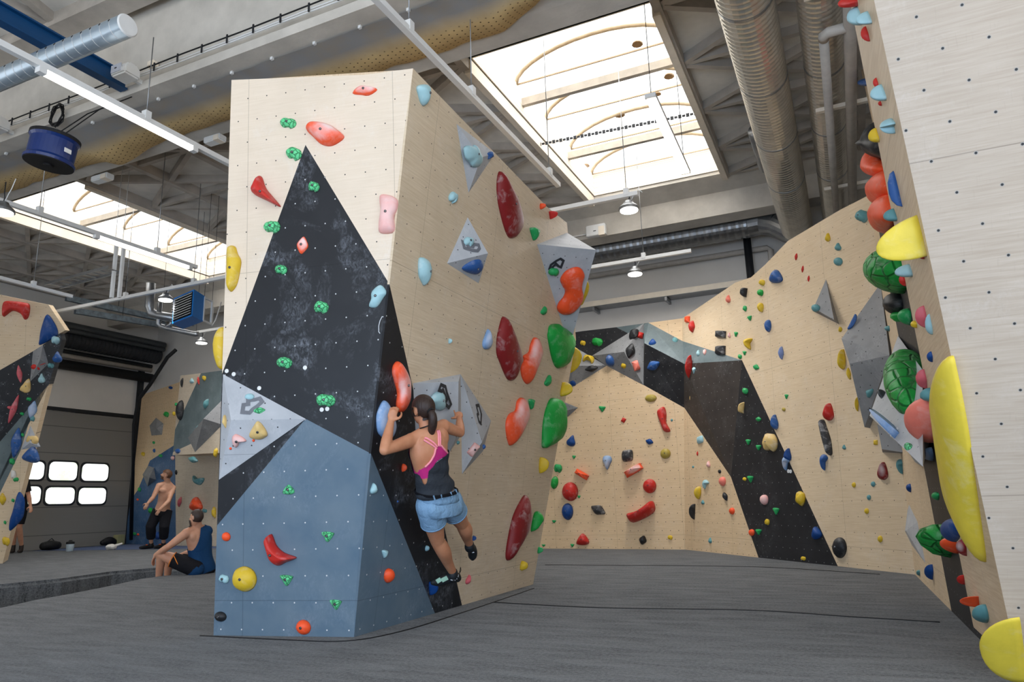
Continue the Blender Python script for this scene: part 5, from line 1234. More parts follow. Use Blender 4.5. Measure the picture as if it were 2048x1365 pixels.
# white speaker boxes on the beam
def rounded_speaker(c, label, s=1.):
    t = empty('loudspeaker', c, label, 'loudspeaker', 'white loudspeakers on the roof beam')
    bm = bmesh.new(); prof = [(-.1, .0), (-.1, .12), (-.04, .17), (.06, .17), (.12, .1), (.12, .0)]
    a = [bm.verts.new(c+V((-.13*s, -y*s, z*s))) for y, z in prof]; b = [bm.verts.new(c+V((.13*s, -y*s, z*s))) for y, z in prof]
    for i in range(6): bm.faces.new((a[i], a[(i+1) % 6], b[(i+1) % 6], b[i]))
    bm.faces.new(a); bm.faces.new(b[::-1]); bmesh.ops.recalc_face_normals(bm, faces=bm.faces[:]); bmesh.ops.bevel(bm, geom=bm.edges[:], offset=.02*s, segments=2, affect='EDGES')
    from_bm('speaker_case', bm, M['white'], t, smooth=False)
    box_obj('speaker_grille', c+V((-.02, -.125*s, .08*s)), (.17*s, .012, .1*s), flat('pale_grille', srgb(198, 202, 212), .6), t)
    box_obj('maker_plate', c+V((-.02, -.133*s, .08*s)), (.035*s, .006, .012*s), M['darksteel'], t)
    box_obj('wall_bracket', c+V((0, .16, .06)), (.05, .2, .05), M['white'], t)
    return t
rounded_speaker(ony(252, 158, 5.2), 'white loudspeaker on the roof beam right of the blue beam')
rounded_speaker(ony(-6, 262, 5.2), 'white loudspeaker cut by the left picture edge')
# sensor and emergency light boxes
box_obj('sensor_box', ony(306, 130, 5.5), (.12, .1, .1), M['cream'], None, .02); tag(bpy.data.objects['sensor_box'], 'small cream box on the beam right of the loudspeaker', 'box')
def light_box(c, s, label, rz=0):
    t = empty('emergency_light', c, label, 'light', 'white emergency light boxes')
    box_obj('light_case', c, s, M['white'], t, .012); box_obj('light_cover', c+V((s[0]*.3, -.01, -s[2]*.15)), (s[0]*.3, s[1]*.96, s[2]*.8), M['cream'], t); return t
light_box(onz(430, 280, 5.93), (.3, .14, .09), 'small white light box under the beam left of the tower top')
light_box(onz(205, 357, 5.93), (.36, .14, .09), 'white light box at the corner of the left skylight')
c = ony(1193, 462, 13.72); t = light_box(c, (.42, .14, .24), 'white box on the rear roof beam right of the tower')
box_obj('dark_slot', c+V((-.02, -.072, -.02)), (.06, .006, .015), M['rubber'], t)
tube_obj('cable_conduit', [c+V((-.2, .02, -.03)), c+V((-1.6, .02, -.03))], .015, M['white'], t, 6)
# cables along the near beam flange, with clips
def dp(x, y): return ony(x, y, 5.36)
t = empty('beam_cable', dp(300, 140), 'black cable with pale wires clipped along the near roof beam', 'cable')
zf = 6.2
for k, (dz, m) in enumerate(((.07, 'rubber'), (.03, 'white'), (0, 'white'))):
    tube_obj('wire', [V((-13+i*.9, 5.38+.02*(k > 0), zf+dz+.006*math.sin(i*2.1+k))) for i in range(13)], .009, M[m], t, 6)
for i in range(26): bar_obj('cable_clip', V((-12+i*.4, 5.37, zf-.02)), V((-12+i*.4, 5.37, zf+.09)), .012, .02, M['darksteel'], t, V((1, 0, 0)))
# coil of black cable and the blue drum fan
fc = onz(104, 302, 4.9); R_ = .235
t = empty('drum_fan', fc, 'dark blue drum shaped fan hanging under the roof beam', 'fan')
ax = V((.12, .06, 1)).normalized()
M['fanblue'] = flat('dark_blue_lacquer', srgb(6, 40, 100), .3, .5, 0, .05)
bm = bmesh.new(); lathe(bm, [(R_*1.08, -.16), (R_*1.1, -.13), (R_, -.1), (R_, .1), (R_*1.08, .13), (R_*1.08, .16), (R_*.96, .16), (R_*.96, .0), (.02, 0)], fc, ax, 36); from_bm('fan_drum', bm, M['fanblue'], t, smooth=False)
bm = bmesh.new(); lathe(bm, [(R_*1.06, -.17), (R_*1.06, -.155), (.05, -.15), (.05, -.19), (.01, -.19)], fc, ax, 36); from_bm('fan_grille', bm, M['rubber'], t)
bm = bmesh.new(); lathe(bm, [(R_*1.09, .13), (R_*1.09, .17), (R_*.9, .17), (R_*.9, .12)], fc, ax, 36); from_bm('upper_rim', bm, M['rubber'], t)
bt_ = V((fc.x, fc.y, 0))
sd = (CC-fc); sd.z = 0; sd.normalize(); rt = V((-sd.y, sd.x, 0))
box_obj('paper_label', fc+sd*R_*.78+rt*R_*.64-V((0, 0, .04)), (.02, .01, .01), M['white'], t)
bm = bmesh.new(); nn = (sd*.78+rt*.6).normalized(); tt = V((-nn.y, nn.x, 0)); box(bm, fc+nn*(R_+.004)-V((0, 0, .045)), .085, .006, .05, tt, nn, V((0, 0, 1))); from_bm('type_label', bm, M['white'], t)
hk = V((fc.x, 5.3, 6.02))
for s in (-.14, .16): tube_obj('hanger_wire', [fc+V((s, 0, .15)), V((fc.x+s*.7, fc.y*.5+5.45*.5, 5.6)), V((fc.x+s*.5, 5.45, 6.0))], .007, M['rubber'], t, 5)
co = ony(117, 232, 5.37)
pts = [co+V((.12*math.sin(i*.55)*(1+.2*math.sin(i*1.7)), -.02+.02*math.sin(i), .15*math.cos(i*.55)*(1+.15*math.cos(i*.9)))) for i in range(64)]
tag(tube_obj('cable_coil', pts, .008, M['rubber'], None, 6), 'coil of black cable hung on the roof beam above the drum fan', 'cable')
# sagging perforated canvas
t = NT('perforated_canvas'); uv = t.uv(); sp = t.n('ShaderNodeSeparateXYZ'); t.l(uv, sp.inputs[0])
d1, d2, _ = dots(t, uv, .16, .045, .011)
c = t.mix(t.ramp(sp.outputs[1], .25, .52), srgb(134, 132, 130), srgb(206, 178, 128))
c = t.mix(t.ramp(t.noise(uv, 3, 4), .4, .7, 0, .35), c, srgb(150, 128, 92))
c = t.mix(t.math('MULTIPLY', d1, t.ramp(sp.outputs[1], .42, .5)), c, srgb(70, 56, 36)); M['canvas'] = t.done(c, .8, .1)
bm = bmesh.new(); uvl = bm.loops.layers.uv.new('UVMap'); NX, NY = 150, 12; x0, x1 = -14.0, -2.05; G = []
for i in range(NX+1):
    x = x0+(x1-x0)*i/NX; col_ = []
    wv = .05*noise.noise(V((x*1.1, 0, 3)))+.03*noise.noise(V((x*3.1, 2, 0)))
    fold = .16*math.exp(-((x+9.0)/.35)**2)
    endk = max(0, min(1, (x1-x)/.9))
    yb_ = 5.66+(.74+wv)*(endk**.5)
    for j in range(NY+1):
        v = j/NY; y = 5.63+(yb_-5.63)*v; z = 6.0-.02-.1*math.sin(math.pi*min(1, v*1.0))*(.5+.8*v)-fold*v+.02*noise.noise(V((x*4, v*3, 1)))
        col_.append((bm.verts.new((x, y, z)), (x, v)))
    G.append(col_)
for i in range(NX):
    for j in range(NY):
        q = (G[i][j], G[i+1][j], G[i+1][j+1], G[i][j+1]); f = bm.faces.new([k[0] for k in q])
        for lp, k in zip(f.loops, q): lp[uvl].uv = (k[1][0]+20, k[1][1])
bmesh.ops.recalc_face_normals(bm, faces=bm.faces[:])
cv = from_bm('ceiling_canvas', bm, M['canvas'], None, smooth=True); tag(cv, 'sagging yellowed perforated canvas strip between two roof beams', 'canvas')
for i in range(20):
    x = -13.6+i*.62; box_obj('canvas_clip', (x, 5.62, 5.985), (.035, .03, .035), M['white'], cv)
# blue heater with louvres
h0 = dep(366, 612, 13.2); u = V((.93, .37, 0)).normalized(); v = V((-u.y, u.x, 0)); k = 13.2/FPX
cL, cM, cR2, cE = dep(347, 610, 13.55), dep(386, 610, 13.0), dep(408, 610, 13.45), dep(424, 610, 13.75)
hz = 27*k
t = empty('fan_heater', h0, 'bright blue fan heater with white louvres left of the tower', 'heater')
def vbox(name, a, b, depth_v, z0, z1, m):
    bm = bmesh.new(); P = [a, b, b+depth_v, a+depth_v]; lo = [bm.verts.new(V((p.x, p.y, z0))) for p in P]; hi = [bm.verts.new(V((p.x, p.y, z1))) for p in P]
    bm.faces.new(lo); bm.faces.new(hi)
    for i in range(4): bm.faces.new((lo[i], lo[(i+1) % 4], hi[(i+1) % 4], hi[i]))
    bmesh.ops.recalc_face_normals(bm, faces=bm.faces[:]); return from_bm(name, bm, m, t)
zc = h0.z; sidev = (cR2-cM); sidev.z = 0
vbox('heater_case', cL, cM, sidev, zc-hz, zc+hz, M['hvacblue'])
fv = (cM-cL); fv.z = 0; fn = V((fv.y, -fv.x, 0)).normalized()
if fn.dot(CC-h0) < 0: fn = -fn
bm = bmesh.new(); box(bm, (V((cL.x, cL.y, zc))+V((cM.x, cM.y, zc)))/2+fn*.005, fv.length*.9, .012, hz*1.75, fv.normalized(), fn, V((0, 0, 1))); from_bm('louvre_recess', bm, M['rubber'], t)
for i in range(9):
    z = zc-hz*.78+i*hz*.19
    bm = bmesh.new(); box(bm, V(((cL.x+cM.x)/2, (cL.y+cM.y)/2, z))+fn*.03, fv.length*.86, .05, .008, fv.normalized(), (fn*.85-V((0, 0, .5))).normalized(), (V((0, 0, .85))+fn*.5).normalized()); from_bm('louvre', bm, M['white'], t)
ev = (cE-cR2); ev.z = 0; q = V((cR2.x, cR2.y, zc))
for a, b in ((q+V((0, 0, hz*.9)), q+ev+V((0, 0, hz*.9))), (q-V((0, 0, hz*.9)), q+ev-V((0, 0, hz*.9))), (q+ev-V((0, 0, hz*.9)), q+ev+V((0, 0, hz*.9))), (q-V((0, 0, hz*.9)), q+V((0, 0, hz*.9)))):
    bar_obj('frame_bar', a, b, .03, .03, M['white'], t, ev.cross(V((0, 0, 1))).normalized())
for s in (0, 1): tube_obj('hanger_rod', [q+ev*s+V((0, 0, hz)), V((q.x+ev.x*s, q.y+ev.y*s, 6.95))], .004, M['darksteel'], t, 6)
tube_obj('power_cable', [q+ev+V((0, 0, hz*.7)), q+ev*1.2+V((0, 0, .1)), q+ev*1.15+V((0, 0, -.25)), q+ev*1.6+V((0, 0, -.1)), q+ev*2.2+V((0, 0, .3))], .012, M['white'], t, 6)
# cable ladder and white posts under the left skylight
t = empty('cable_ladder', onz(170, 550, 5.4), 'silver cable ladder running to white posts at left', 'cable ladder')
p, q = dep(232, 538, 12.6), dep(105, 572, 13.6)
dv = (q-p).normalized(); sv = dv.cross(V((0, 0, 1))).normalized()*.14
for s in (-1, 1): bar_obj('ladder_rail', p+sv*s, q+sv*s, .02, .05, M['galv'], t)
for i in range(9): m_ = p+(q-p)*((i+.5)/9); bar_obj('rung', m_+sv, m_-sv, .02, .02, M['galv'], t)
t2 = empty('post', dep(232, 540, 12.6), 'white suspended post frame holding the cable ladder', 'post')
for x in (226, 241):
    a = dep(x-3, 596, 12.6); bar_obj('upright', V((a.x, a.y, a.z)), V((a.x, a.y, dep(x+5, 478, 12.6).z)), .05, .05, M['white'], t2, V((1, 0, 0)))
for x in (231, 246): p = dep(x, 478, 12.6); tube_obj('hanger_wire', [p-V((0, 0, .05)), V((p.x, p.y, 6.98))], .005, M['white'], t2, 5)
# cable tray, pipe and drain on the rear wall
t = empty('cable_tray', ony(1300, 600, 15.3), 'long perforated cable tray on brackets across the rear wall', 'cable tray')
a, b = ony(1100, 625, 15.35), ony(1480, 569, 15.35); zt_ = (a.z+b.z)/2
box_obj('tray_bottom', ((-9.4-1.2)/2, 15.38, zt_-.06), (8.2, .4, .015), M['galv'], t); box_obj('tray_lip', ((-9.4-1.2)/2, 15.18, zt_), (8.2, .012, .12), M['cream'], t)
for x in (1190, 1335):
    e = ony(x, 610, 15.3); box_obj('tray_bracket', (e.x, 15.38, zt_-.12), (.05, .42, .08), M['galv'], t)
t = empty('pipe', ony(1400, 512, 15.4), 'horizontal grey pipe on the rear wall below the round duct', 'pipe')
a, b = ony(1195, 553, 15.4), ony(1540, 492, 15.4); zz_ = (a.z+b.z)/2
tube_obj('pipe_run', [V((-9, 15.4, zz_)), V((b.x-.06, 15.4, zz_)), V((b.x, 15.4, zz_-.06)), V((b.x, 15.4, zz_-1.6))], .06, M['pipe'], t, 12)
e = ony(1496, 500, 15.3); tag(tube_obj('drain_pipe', [V((e.x, 15.3, 6.6)), V((e.x, 15.3, 4.75)), V((e.x-.08, 15.3, 4.6))], .08, M['darksteel'], None, 14), 'black vertical drain pipe at the right end of the rear wall', 'pipe')
# services along the left wall over the door
def lw(x, y, X=-19.3): return onx(x, y, X)
def run(name, label, a, b, r, m, cat='pipe', X=-19.3, corr=0):
    p, q = lw(*a, X), lw(*b, X); z = (p.z+q.z)/2; P = [V((X, 5.5, z)), V((X, 15.3, z))]
    if corr: o = spiral_duct(name, P, r, label, corr, m, False)
    else: o = tag(tube_obj(name, P, r, M[m], None, 14), label, cat)
    return o
M['dimsteel'] = flat('dim_steel', srgb(84, 88, 92), .45, .4, .5)
run('pipe', 'upper grey pipe over the far door', (130, 652), (320, 688), .1, 'dimsteel', X=-18.9)
run('pipe', 'second grey pipe over the far door', (130, 660), (320, 698), .07, 'dimsteel', X=-18.9)
run('ventilation_duct', 'dark corrugated duct over the far door', (130, 676), (330, 716), .26, 'darksteel', 'duct', -19.2, .12)
run('pipe', 'pale grey pipe just above the white panel of the far door', (125, 712), (310, 742), .07, 'pipe', X=-19.4)
run('pipe', 'thin dark pipe above the white panel of the far door', (120, 704), (310, 733), .06, 'darksteel', X=-19.4)
run('roller_box', 'black motor shaft above the far door', (115, 728), (270, 752), .14, 'rubber', 'motor', -19.35)
M['patchy'] = flat('flaking_blue_grey_steel', srgb(96, 108, 118), .5, .4, .4, .45, 9)
for k, (a, b) in enumerate((((132, 596), (330, 640)), ((150, 622), (330, 652)))):
    p, q = dep(*a, 17.5), dep(*b, 19.5); q = V((p.x, q.y, p.z)) if False else q
    so = bar_obj('steel_channel', p, q, .1, .14, M['patchy']); m_ = (p+q)/2; tube_obj('hanger_wire', [m_, V((m_.x, m_.y, 6.98))], .006, M['darksteel'], so, 5)
    tag(so, ('upper' if k == 0 else 'lower')+' flaking steel channel in the dark far left roof', 'beam')
# silver insulated pipe loop under the heater
t = empty('insulated_pipe', dep(330, 650, 14.5), 'silver foil wrapped pipe loop left of the blue heater', 'pipe')
D_ = lambda x, y: dep(x, y, 14.5)
tube_obj('foil_pipe', [D_(320, 605), D_(317, 648), D_(322, 653), D_(335, 657), D_(392, 669), D_(397, 668)], .05, M['galv'], t, 10)
tube_obj('foil_branch', [D_(343, 638), D_(341, 650), D_(330, 655)], .04, M['galv'], t, 10)
tube_obj('flue_pipe', [D_(301, 578)+V((0, 0, .12)), D_(299, 614), D_(303, 626), D_(316, 631), D_(390, 645)], .09, M['galv'], t, 12)
for x_, y_ in ((322, 653), (392, 669)): p = D_(x_, y_); tube_obj('hanger_wire', [p, V((p.x, p.y, 6.98))], .004, M['darksteel'], t, 5)
# dark duct dropping at the hall corner
tag(tube_obj('drain_hose', [dep(352, 700, 20.0), dep(335, 715, 20.0), dep(300, 770, 20.0), dep(277, 800, 20.0), dep(268, 850, 20.0), dep(262, 1080, 20.2)], .05, M['rubber'], None, 12), 'thick black hose running down the far corner beside the door', 'hose')
# ================================================================ PEOPLE
def sphere(bm, c, r, ax=None, seg=16):
    """ellipsoid; r radius or (a, b, c) along ax=(u, v, w)"""
    if not isinstance(r, (tuple, list)): r = (r, r, r)
    u, v, w_ = ax or (V((1, 0, 0)), V((0, 1, 0)), V((0, 0, 1)))
    g = bmesh.ops.create_uvsphere(bm, u_segments=seg, v_segments=seg//2+2, radius=1)
    for q in g['verts']: p = q.co.copy(); q.co = c+u*(p.x*r[0])+v*(p.y*r[1])+w_*(p.z*r[2])
def limb(bm, pts, rs, n=5, seg=16):
    Q = catmull([(*p, r) for p, r in zip(pts, rs)], n, False)
    P = [V(q[:3]) for q in Q]; R = [q[3] for q in Q]
    tube(bm, P, R, seg); sphere(bm, P[0], R[0]); sphere(bm, P[-1], R[-1])
def loft(bm, rings, seg=28, close=True):
    """rings: (centre, lateral axis, depth axis, rx, ry)"""
    L = []
    for c, u, v, a, b in rings:
        L.append([bm.verts.new(c+u*(math.copysign(abs(math.cos(t))**.85, math.cos(t))*a)+v*(math.copysign(abs(math.sin(t))**.9, math.sin(t))*b)) for t in [2*math.pi*k/seg for k in range(seg)]])
    for a, b in zip(L, L[1:]):
        for k in range(seg): bm.faces.new((a[k], a[(k+1) % seg], b[(k+1) % seg], b[k]))
    if close: bm.faces.new(L[0][::-1]); bm.faces.new(L[-1])
def smooth_rings(rs, n=4):
    flat_ = [tuple(c)+tuple(u)+tuple(v)+(a, b) for c, u, v, a, b in rs]
    return [(V(q[0:3]), V(q[3:6]).normalized(), V(q[6:9]).normalized(), q[9], q[10]) for q in catmull(flat_, n, False)]
def fuse(name, bm, voxel, m, parent, sm=4):
    bmesh.ops.recalc_face_normals(bm, faces=bm.faces[:])
    me = bpy.data.meshes.new('tmp'); bm.to_mesh(me); bm.free()
    o = bpy.data.objects.new('tmp', me); COL.objects.link(o)
    md = o.modifiers.new('r', 'REMESH'); md.mode = 'VOXEL'; md.voxel_size = voxel; md.use_smooth_shade = True
    s = o.modifiers.new('s', 'SMOOTH'); s.iterations = sm; s.factor = .5
    dg = bpy.context.evaluated_depsgraph_get(); ev = o.evaluated_get(dg)
    out = bpy.data.meshes.new_from_object(ev); bpy.data.objects.remove(o)
    out.name = name; return link(name, out, m, parent, None, True)
def garment(name, body, pred, off, m, parent, sm=0, grow=None):
    """cloth lying on the body wherever pred(point) holds, closed at its hems"""
    bm = bmesh.new(); bm.from_mesh(body.data); bm.normal_update()
    kill = [f for f in bm.faces if not pred(f.calc_center_median())]
    bmesh.ops.delete(bm, geom=kill, context='FACES')
    if not bm.faces: bm.free(); return None
    for v in bm.verts: v.co += v.normal*(off(v.co) if callable(off) else off)
    for _ in range(sm+2):
        ed = [v for v in bm.verts if v.is_boundary]
        bmesh.ops.smooth_vert(bm, verts=ed, factor=.5, use_axis_x=True, use_axis_y=True, use_axis_z=True)
        if _ < sm: bmesh.ops.smooth_vert(bm, verts=bm.verts[:], factor=.5, use_axis_x=True, use_axis_y=True, use_axis_z=True)
    # turn the hem in towards the skin
    be = [e for e in bm.edges if e.is_boundary]; r = bmesh.ops.extrude_edge_only(bm, edges=be)
    bm.normal_update()
    for g in r['geom']:
        if isinstance(g, bmesh.types.BMVert): g.co -= g.normal*0 
    o = from_bm(name, bm, m, parent, smooth=True)
    return o
def hand(bm, wrist, d, pn, side, L=.175, curl=.6, spread=1., only=None, thumb_in=.3):
    """palm and five fingers: d along the hand, pn palm normal (fingers curl towards it), side towards the thumb"""
    d = d.normalized(); side = (side-d*side.dot(d)).normalized(); pn0 = pn; pn = d.cross(side)
    if pn.dot(pn0) < 0: pn = -pn
    pl_, pw = L*.52, L*.43
    c = wrist+d*pl_*.5
    sphere(bm, c, (pl_*.62, pw*.52, L*.085), (d, side, pn)); sphere(bm, wrist+d*.01, (L*.2, L*.16, L*.12), (d, side, pn))
    for i, (o, ln) in enumerate(((.36, .40), (.12, .45), (-.13, .42), (-.36, .33))):
        b = wrist+d*(pl_*(.92-.05*abs(i-1.2)))+side*(pw*o); cu = (only.get(i, curl) if only else curl)
        P = [b-d*.012]; a = 0; dd = d+side*(o*.18*spread); dd.normalize()
        for k, s in enumerate((.42, .33, .25)):
            a += cu*(.75 if k == 0 else 1.)
            P.append(P[-1]+(dd*math.cos(a)+pn*math.sin(a))*(ln*L*1.05*s+(.012 if k == 0 else 0)))
        r = L*.05; limb(bm, P, [r*1.1, r, r*.95, r*.8], 3, 10)
    b = wrist+d*pl_*.25+side*pw*.42
    P = [b, b+(d*.55+side*.8+pn*thumb_in*.5).normalized()*L*.2, b+(d*.75+side*.55+pn*thumb_in).normalized()*L*.36, b+(d*.9+side*.35+pn*thumb_in*1.5).normalized()*L*.47]
    limb(bm, P, [L*.075, L*.065, L*.056, L*.045], 3, 10)
def head(bm, c, fwd, up, s=1.):
    fwd = fwd.normalized(); up = (up-fwd*up.dot(fwd)).normalized(); sd = fwd.cross(up)
    ax = (sd, fwd, up)
    sphere(bm, c+up*.03*s-fwd*.01*s, (.074*s, .094*s, .088*s), ax, 24)
    sphere(bm, c-up*.035*s+fwd*.022*s, (.06*s, .07*s, .078*s), ax, 20)
    sphere(bm, c-up*.083*s+fwd*.06*s, (.032*s, .026*s, .024*s), ax)              # chin
    limb(bm, [c+up*.022*s+fwd*.082*s, c-up*.004*s+fwd*.097*s, c-up*.022*s+fwd*.106*s], [.009*s, .012*s, .015*s], 3, 10)   # nose
    for k in (-1, 1):
        sphere(bm, c+up*.03*s+fwd*.078*s+sd*k*.03*s, (.026*s, .012*s, .008*s), ax)   # brow
        sphere(bm, c-up*.012*s+fwd*.06*s+sd*k*.043*s, (.022*s, .022*s, .02*s), ax)   # cheek
        sphere(bm, c-up*.0*s-fwd*.012*s+sd*k*.076*s, (.009*s, .018*s, .031*s), (( sd*.9-fwd*.4*k*k).normalized(), fwd, up))   # ear
    sphere(bm, c-up*.052*s+fwd*.088*s, (.024*s, .01*s, .006*s), ax); sphere(bm, c-up*.062*s+fwd*.086*s, (.021*s, .01*s, .007*s), ax)   # lips
    return ax
def eyes(parent, c, ax, s):
    sd, fwd, up = ax
    for k in (-1, 1):
        bm = bmesh.new(); sphere(bm, c+up*.014*s+fwd*.079*s+sd*k*.03*s, (.013*s, .008*s, .006*s), ax, 10); from_bm('eye', bm, H['white'], parent, smooth=True)
        bm = bmesh.new(); sphere(bm, c+up*.014*s+fwd*.0855*s+sd*k*.03*s, (.0055*s, .003*s, .0055*s), ax, 8); from_bm('pupil', bm, M['rubber'], parent, smooth=True)
def skin(name, col):
    t = NT(name); o = t.ob(); c = t.mix(t.ramp(t.noise(o, 7, 4, .6), .35, .7), col, tuple(a*b for a, b in zip(col, (.86, .74, .68, 1))))
    t.p.inputs['Subsurface Weight'].default_value = .08; t.p.inputs['Subsurface Radius'].default_value = (.01, .004, .002)
    t.bump(t.noise(o, 90, 3), .08, .003); return t.done(c, .5, .35)
def cloth(name, col, bump=.5, sc=14, var=.1):
    t = NT(name); o = t.ob(); n = t.noise(o, sc, 4, .55, .6); t.bump(n, bump, .03)
    c = t.mix(t.ramp(t.noise(o, 300, 2), .35, .65), tuple(x*(1-var) for x in col[:3])+(1,), tuple(min(1, x*(1+var)) for x in col[:3])+(1,))
    return t.done(c, .85, .15)
SKIN1 = skin('tanned_skin', srgb(196, 138, 104)); SKIN2 = skin('fair_skin', srgb(202, 152, 124)); SKIN3 = skin('light_skin', srgb(210, 162, 134))
def hairmat(name, col):
    t = NT(name); o = t.ob(); n = t.noise(t.scale(o, 60, 60, 8), 1.5, 4, .6); t.bump(n, .6, .01)
    return t.done(t.mix(n, tuple(x*.5 for x in col[:3])+(1,), tuple(min(1, x*1.7) for x in col[:3])+(1,)), .5, .4)

# ---------------------------------------------------------------- the climbing woman
def climber():
    d = dep
    LS, LE, LW, LH = d(823, 881, 5.40), d(769, 901, 5.16), d(782, 843, 5.31), d(789, 828, 5.37)
    RS, RE, RW, RH = d(887, 853, 5.60), d(920, 866, 5.76), d(919, 838, 5.93), d(916, 826, 5.98)
    C7, HD, PEL, WA = d(855, 859, 5.47), d(846, 822, 5.50), d(877, 1003, 5.62), d(868, 958, 5.54)
    LHp, RHp = d(860, 1014, 5.56), d(898, 1006, 5.72)
    LK, LA = d(875, 1083, 5.74), d(906, 1146, 6.02)
    RK, RA, RT = d(924, 1048, 5.98), d(939, 1090, 6.26), d(945, 1108, 6.40)
    LT, LHe = TR.hit(866, 1166, .1), TR.hit(915, 1157, .2)
    root = empty('person', PEL, 'woman climbing the tower, seen from behind, in dark tank, pink sports top and denim shorts', 'person')
    lat = (RS-LS).normalized(); sp = (C7-PEL).normalized(); lat = (lat-sp*lat.dot(sp)*.4).normalized(); bk = lat.cross(sp)
    if bk.dot(CC-PEL) < 0: bk = -bk
    hl = (RHp-LHp).normalized()
    def ax(t): l = (hl*(1-t)+lat*t).normalized(); b = bk; return l, (b-l*b.dot(l)).normalized()
    S0 = PEL-sp*.08; mid = (LS+RS)/2
    tr = []
    for t, cc, a, b in ((0, PEL-sp*.11, .10, .085), (.1, PEL-sp*.05, .163, .112), (.2, PEL+sp*.04, .160, .108), (.4, WA+sp*.01-lat*.012, .132, .092), (.6, WA.lerp(C7, .35)-lat*.015, .146, .098), (.8, WA.lerp(C7, .6)-lat*.012, .160, .104), (.95, WA.lerp(C7, .82), .152, .092), (1, WA.lerp(C7, .93), .115, .07), (1, C7+sp*.005, .06, .055)):
        l, b_ = ax(t); tr.append((cc, l, b_, a, b))
    TRS = smooth_rings(tr, 4)
    bm = bmesh.new(); loft(bm, TRS)
    limb(bm, [C7-sp*.04, C7.lerp(HD, .5)-bk*.01, HD], [.058, .05, .052])
    # shoulder blades and deltoids
    for s_, e_, k in ((LS, LE, -1), (RS, RE, 1)):
        sphere(bm, s_.lerp(C7, .42)-sp*.07+bk*.055, (.055, .04, .075), (lat, bk, sp)); sphere(bm, s_, .056)
        limb(bm, [C7.lerp(s_, .15)-sp*.01+bk*.0, s_], [.05, .052])
    limb(bm, [LS, LS.lerp(LE, .35), LS.lerp(LE, .7), LE], [.054, .05, .044, .037]); limb(bm, [LE, LE.lerp(LW, .3), LE.lerp(LW, .7), LW], [.038, .041, .033, .025])
    limb(bm, [RS, RS.lerp(RE, .4), RE], [.053, .046, .037]); limb(bm, [RE, RE.lerp(RW, .35), RW], [.038, .039, .025])
    for h_, k_, a_ in ((LHp, LK, LA), (RHp, RK, RA)):
        cb = (CC-k_).normalized()
        limb(bm, [h_+sp*.02, h_.lerp(k_, .4), h_.lerp(k_, .8), k_], [.098, .084, .066, .057]); limb(bm, [k_, k_.lerp(a_, .28)+bk*.018, k_.lerp(a_, .65), a_], [.056, .06, .044, .033])
    for h_ in (LHp, RHp): sphere(bm, h_+bk*.05-sp*.01, (.085, .075, .09), (hl, bk, sp))
    up = (HD-C7).normalized(); fw = (-bk+CR*.1-V((0, 0, .1))).normalized()
    hx = head(bm, HD, fw, up, .98)
    # hands
    n = TR.n
    hand(bm, LW, (TR.hit(787, 822, .13)-LW), -n, CR, .165, .95, thumb_in=.6)
    hand(bm, RW, d(914, 816, 6.05)-RW, -n, -CR*.2-CU*.0+CF*.3-CR, .165, 1.0, only={0: .12, 1: .9, 2: 1.0, 3: 1.0}, thumb_in=.5)
    body = fuse('body', bm, .0062, SKIN1, root, 5)
    # hair and ponytail
    sd, fwd, hup = hx
    def hp(p):
        q = p-HD; f, u, s = q.dot(fwd), q.dot(hup), q.dot(sd)
        if q.length > .2: return False
        return (u > -.035-.3*f and f < .062+.02*(u > .05) and not (abs(s) > .066 and -.04 < u < .034 and f > -.035)) or (f < -.045 and u > -.07)
    hm = hairmat('dark_brown_hair', srgb(46, 32, 26))
    garment('hair', body, hp, .012, hm, root, 3)
    pb = HD-fwd*.1-hup*.005
    bm = bmesh.new(); limb(bm, [pb+fwd*.02+hup*.02, pb-fwd*.025-hup*.015, pb-fwd*.025-hup*.08, pb-fwd*.0-hup*.15, pb+fwd*.01-hup*.18], [.024, .03, .034, .026, .01]); from_bm('ponytail', bm, hm, root, smooth=True)
    bm = bmesh.new(); tube(bm, [pb+fwd*.0+hup*.012, pb-fwd*.012+hup*.004], .03, 14); from_bm('hair_tie', bm, M['rubber'], root)
    # necklace cord
    L = []
    for k in range(25):
        a = 2*math.pi*k/24; L.append(C7+sp*.03+lat*math.cos(a)*.062+bk*math.sin(a)*.06+sp*.02*(1 if math.sin(a) > 0 else -2)*abs(math.sin(a)))
    tube_obj('necklace_cord', L, .005, M['rubber'], root, 6)
    # torso coordinates: t height along the spine (0 pelvis .. 1 neck), s across, f front(-)/back(+)
    LN = (C7-PEL).length
    def tc(p):
        q = p-PEL; t = q.dot(sp)/LN; l, b_ = ax(max(0, min(1, t))); c = PEL.lerp(C7, max(0, min(1, t))); c = c+(WA-(PEL.lerp(C7, (WA-PEL).dot(sp)/LN)))*max(0, 1-abs(t-.31)/.4)
        q2 = p-c; return t, q2.dot(l), q2.dot(b_)
    def arm(p): return min(((p-a).cross(b-a).length/(b-a).length if 0 < (p-a).dot(b-a) < (b-a).length_squared else 9) for a, b in ((LS, LE), (RS, RE))) < .06
    pink = cloth('pink_stretch_fabric', srgb(188, 46, 118), .15)
    def bra(p):
        t, s, f = tc(p)
        if arm(p) or abs(s) > .16 or t > .93: return False
        if f < 0: return .40 < t < .86 - .0
        low = .45
        w_ = .02+1.0*max(0, .82-t)**1.4
        return low < t < .82 and abs(s+.005) < min(w_, .16)
    garment('sports_top', body, bra, .005, pink, root, 2)
    trim = cloth('pale_pink_trim', srgb(244, 150, 160), .1)
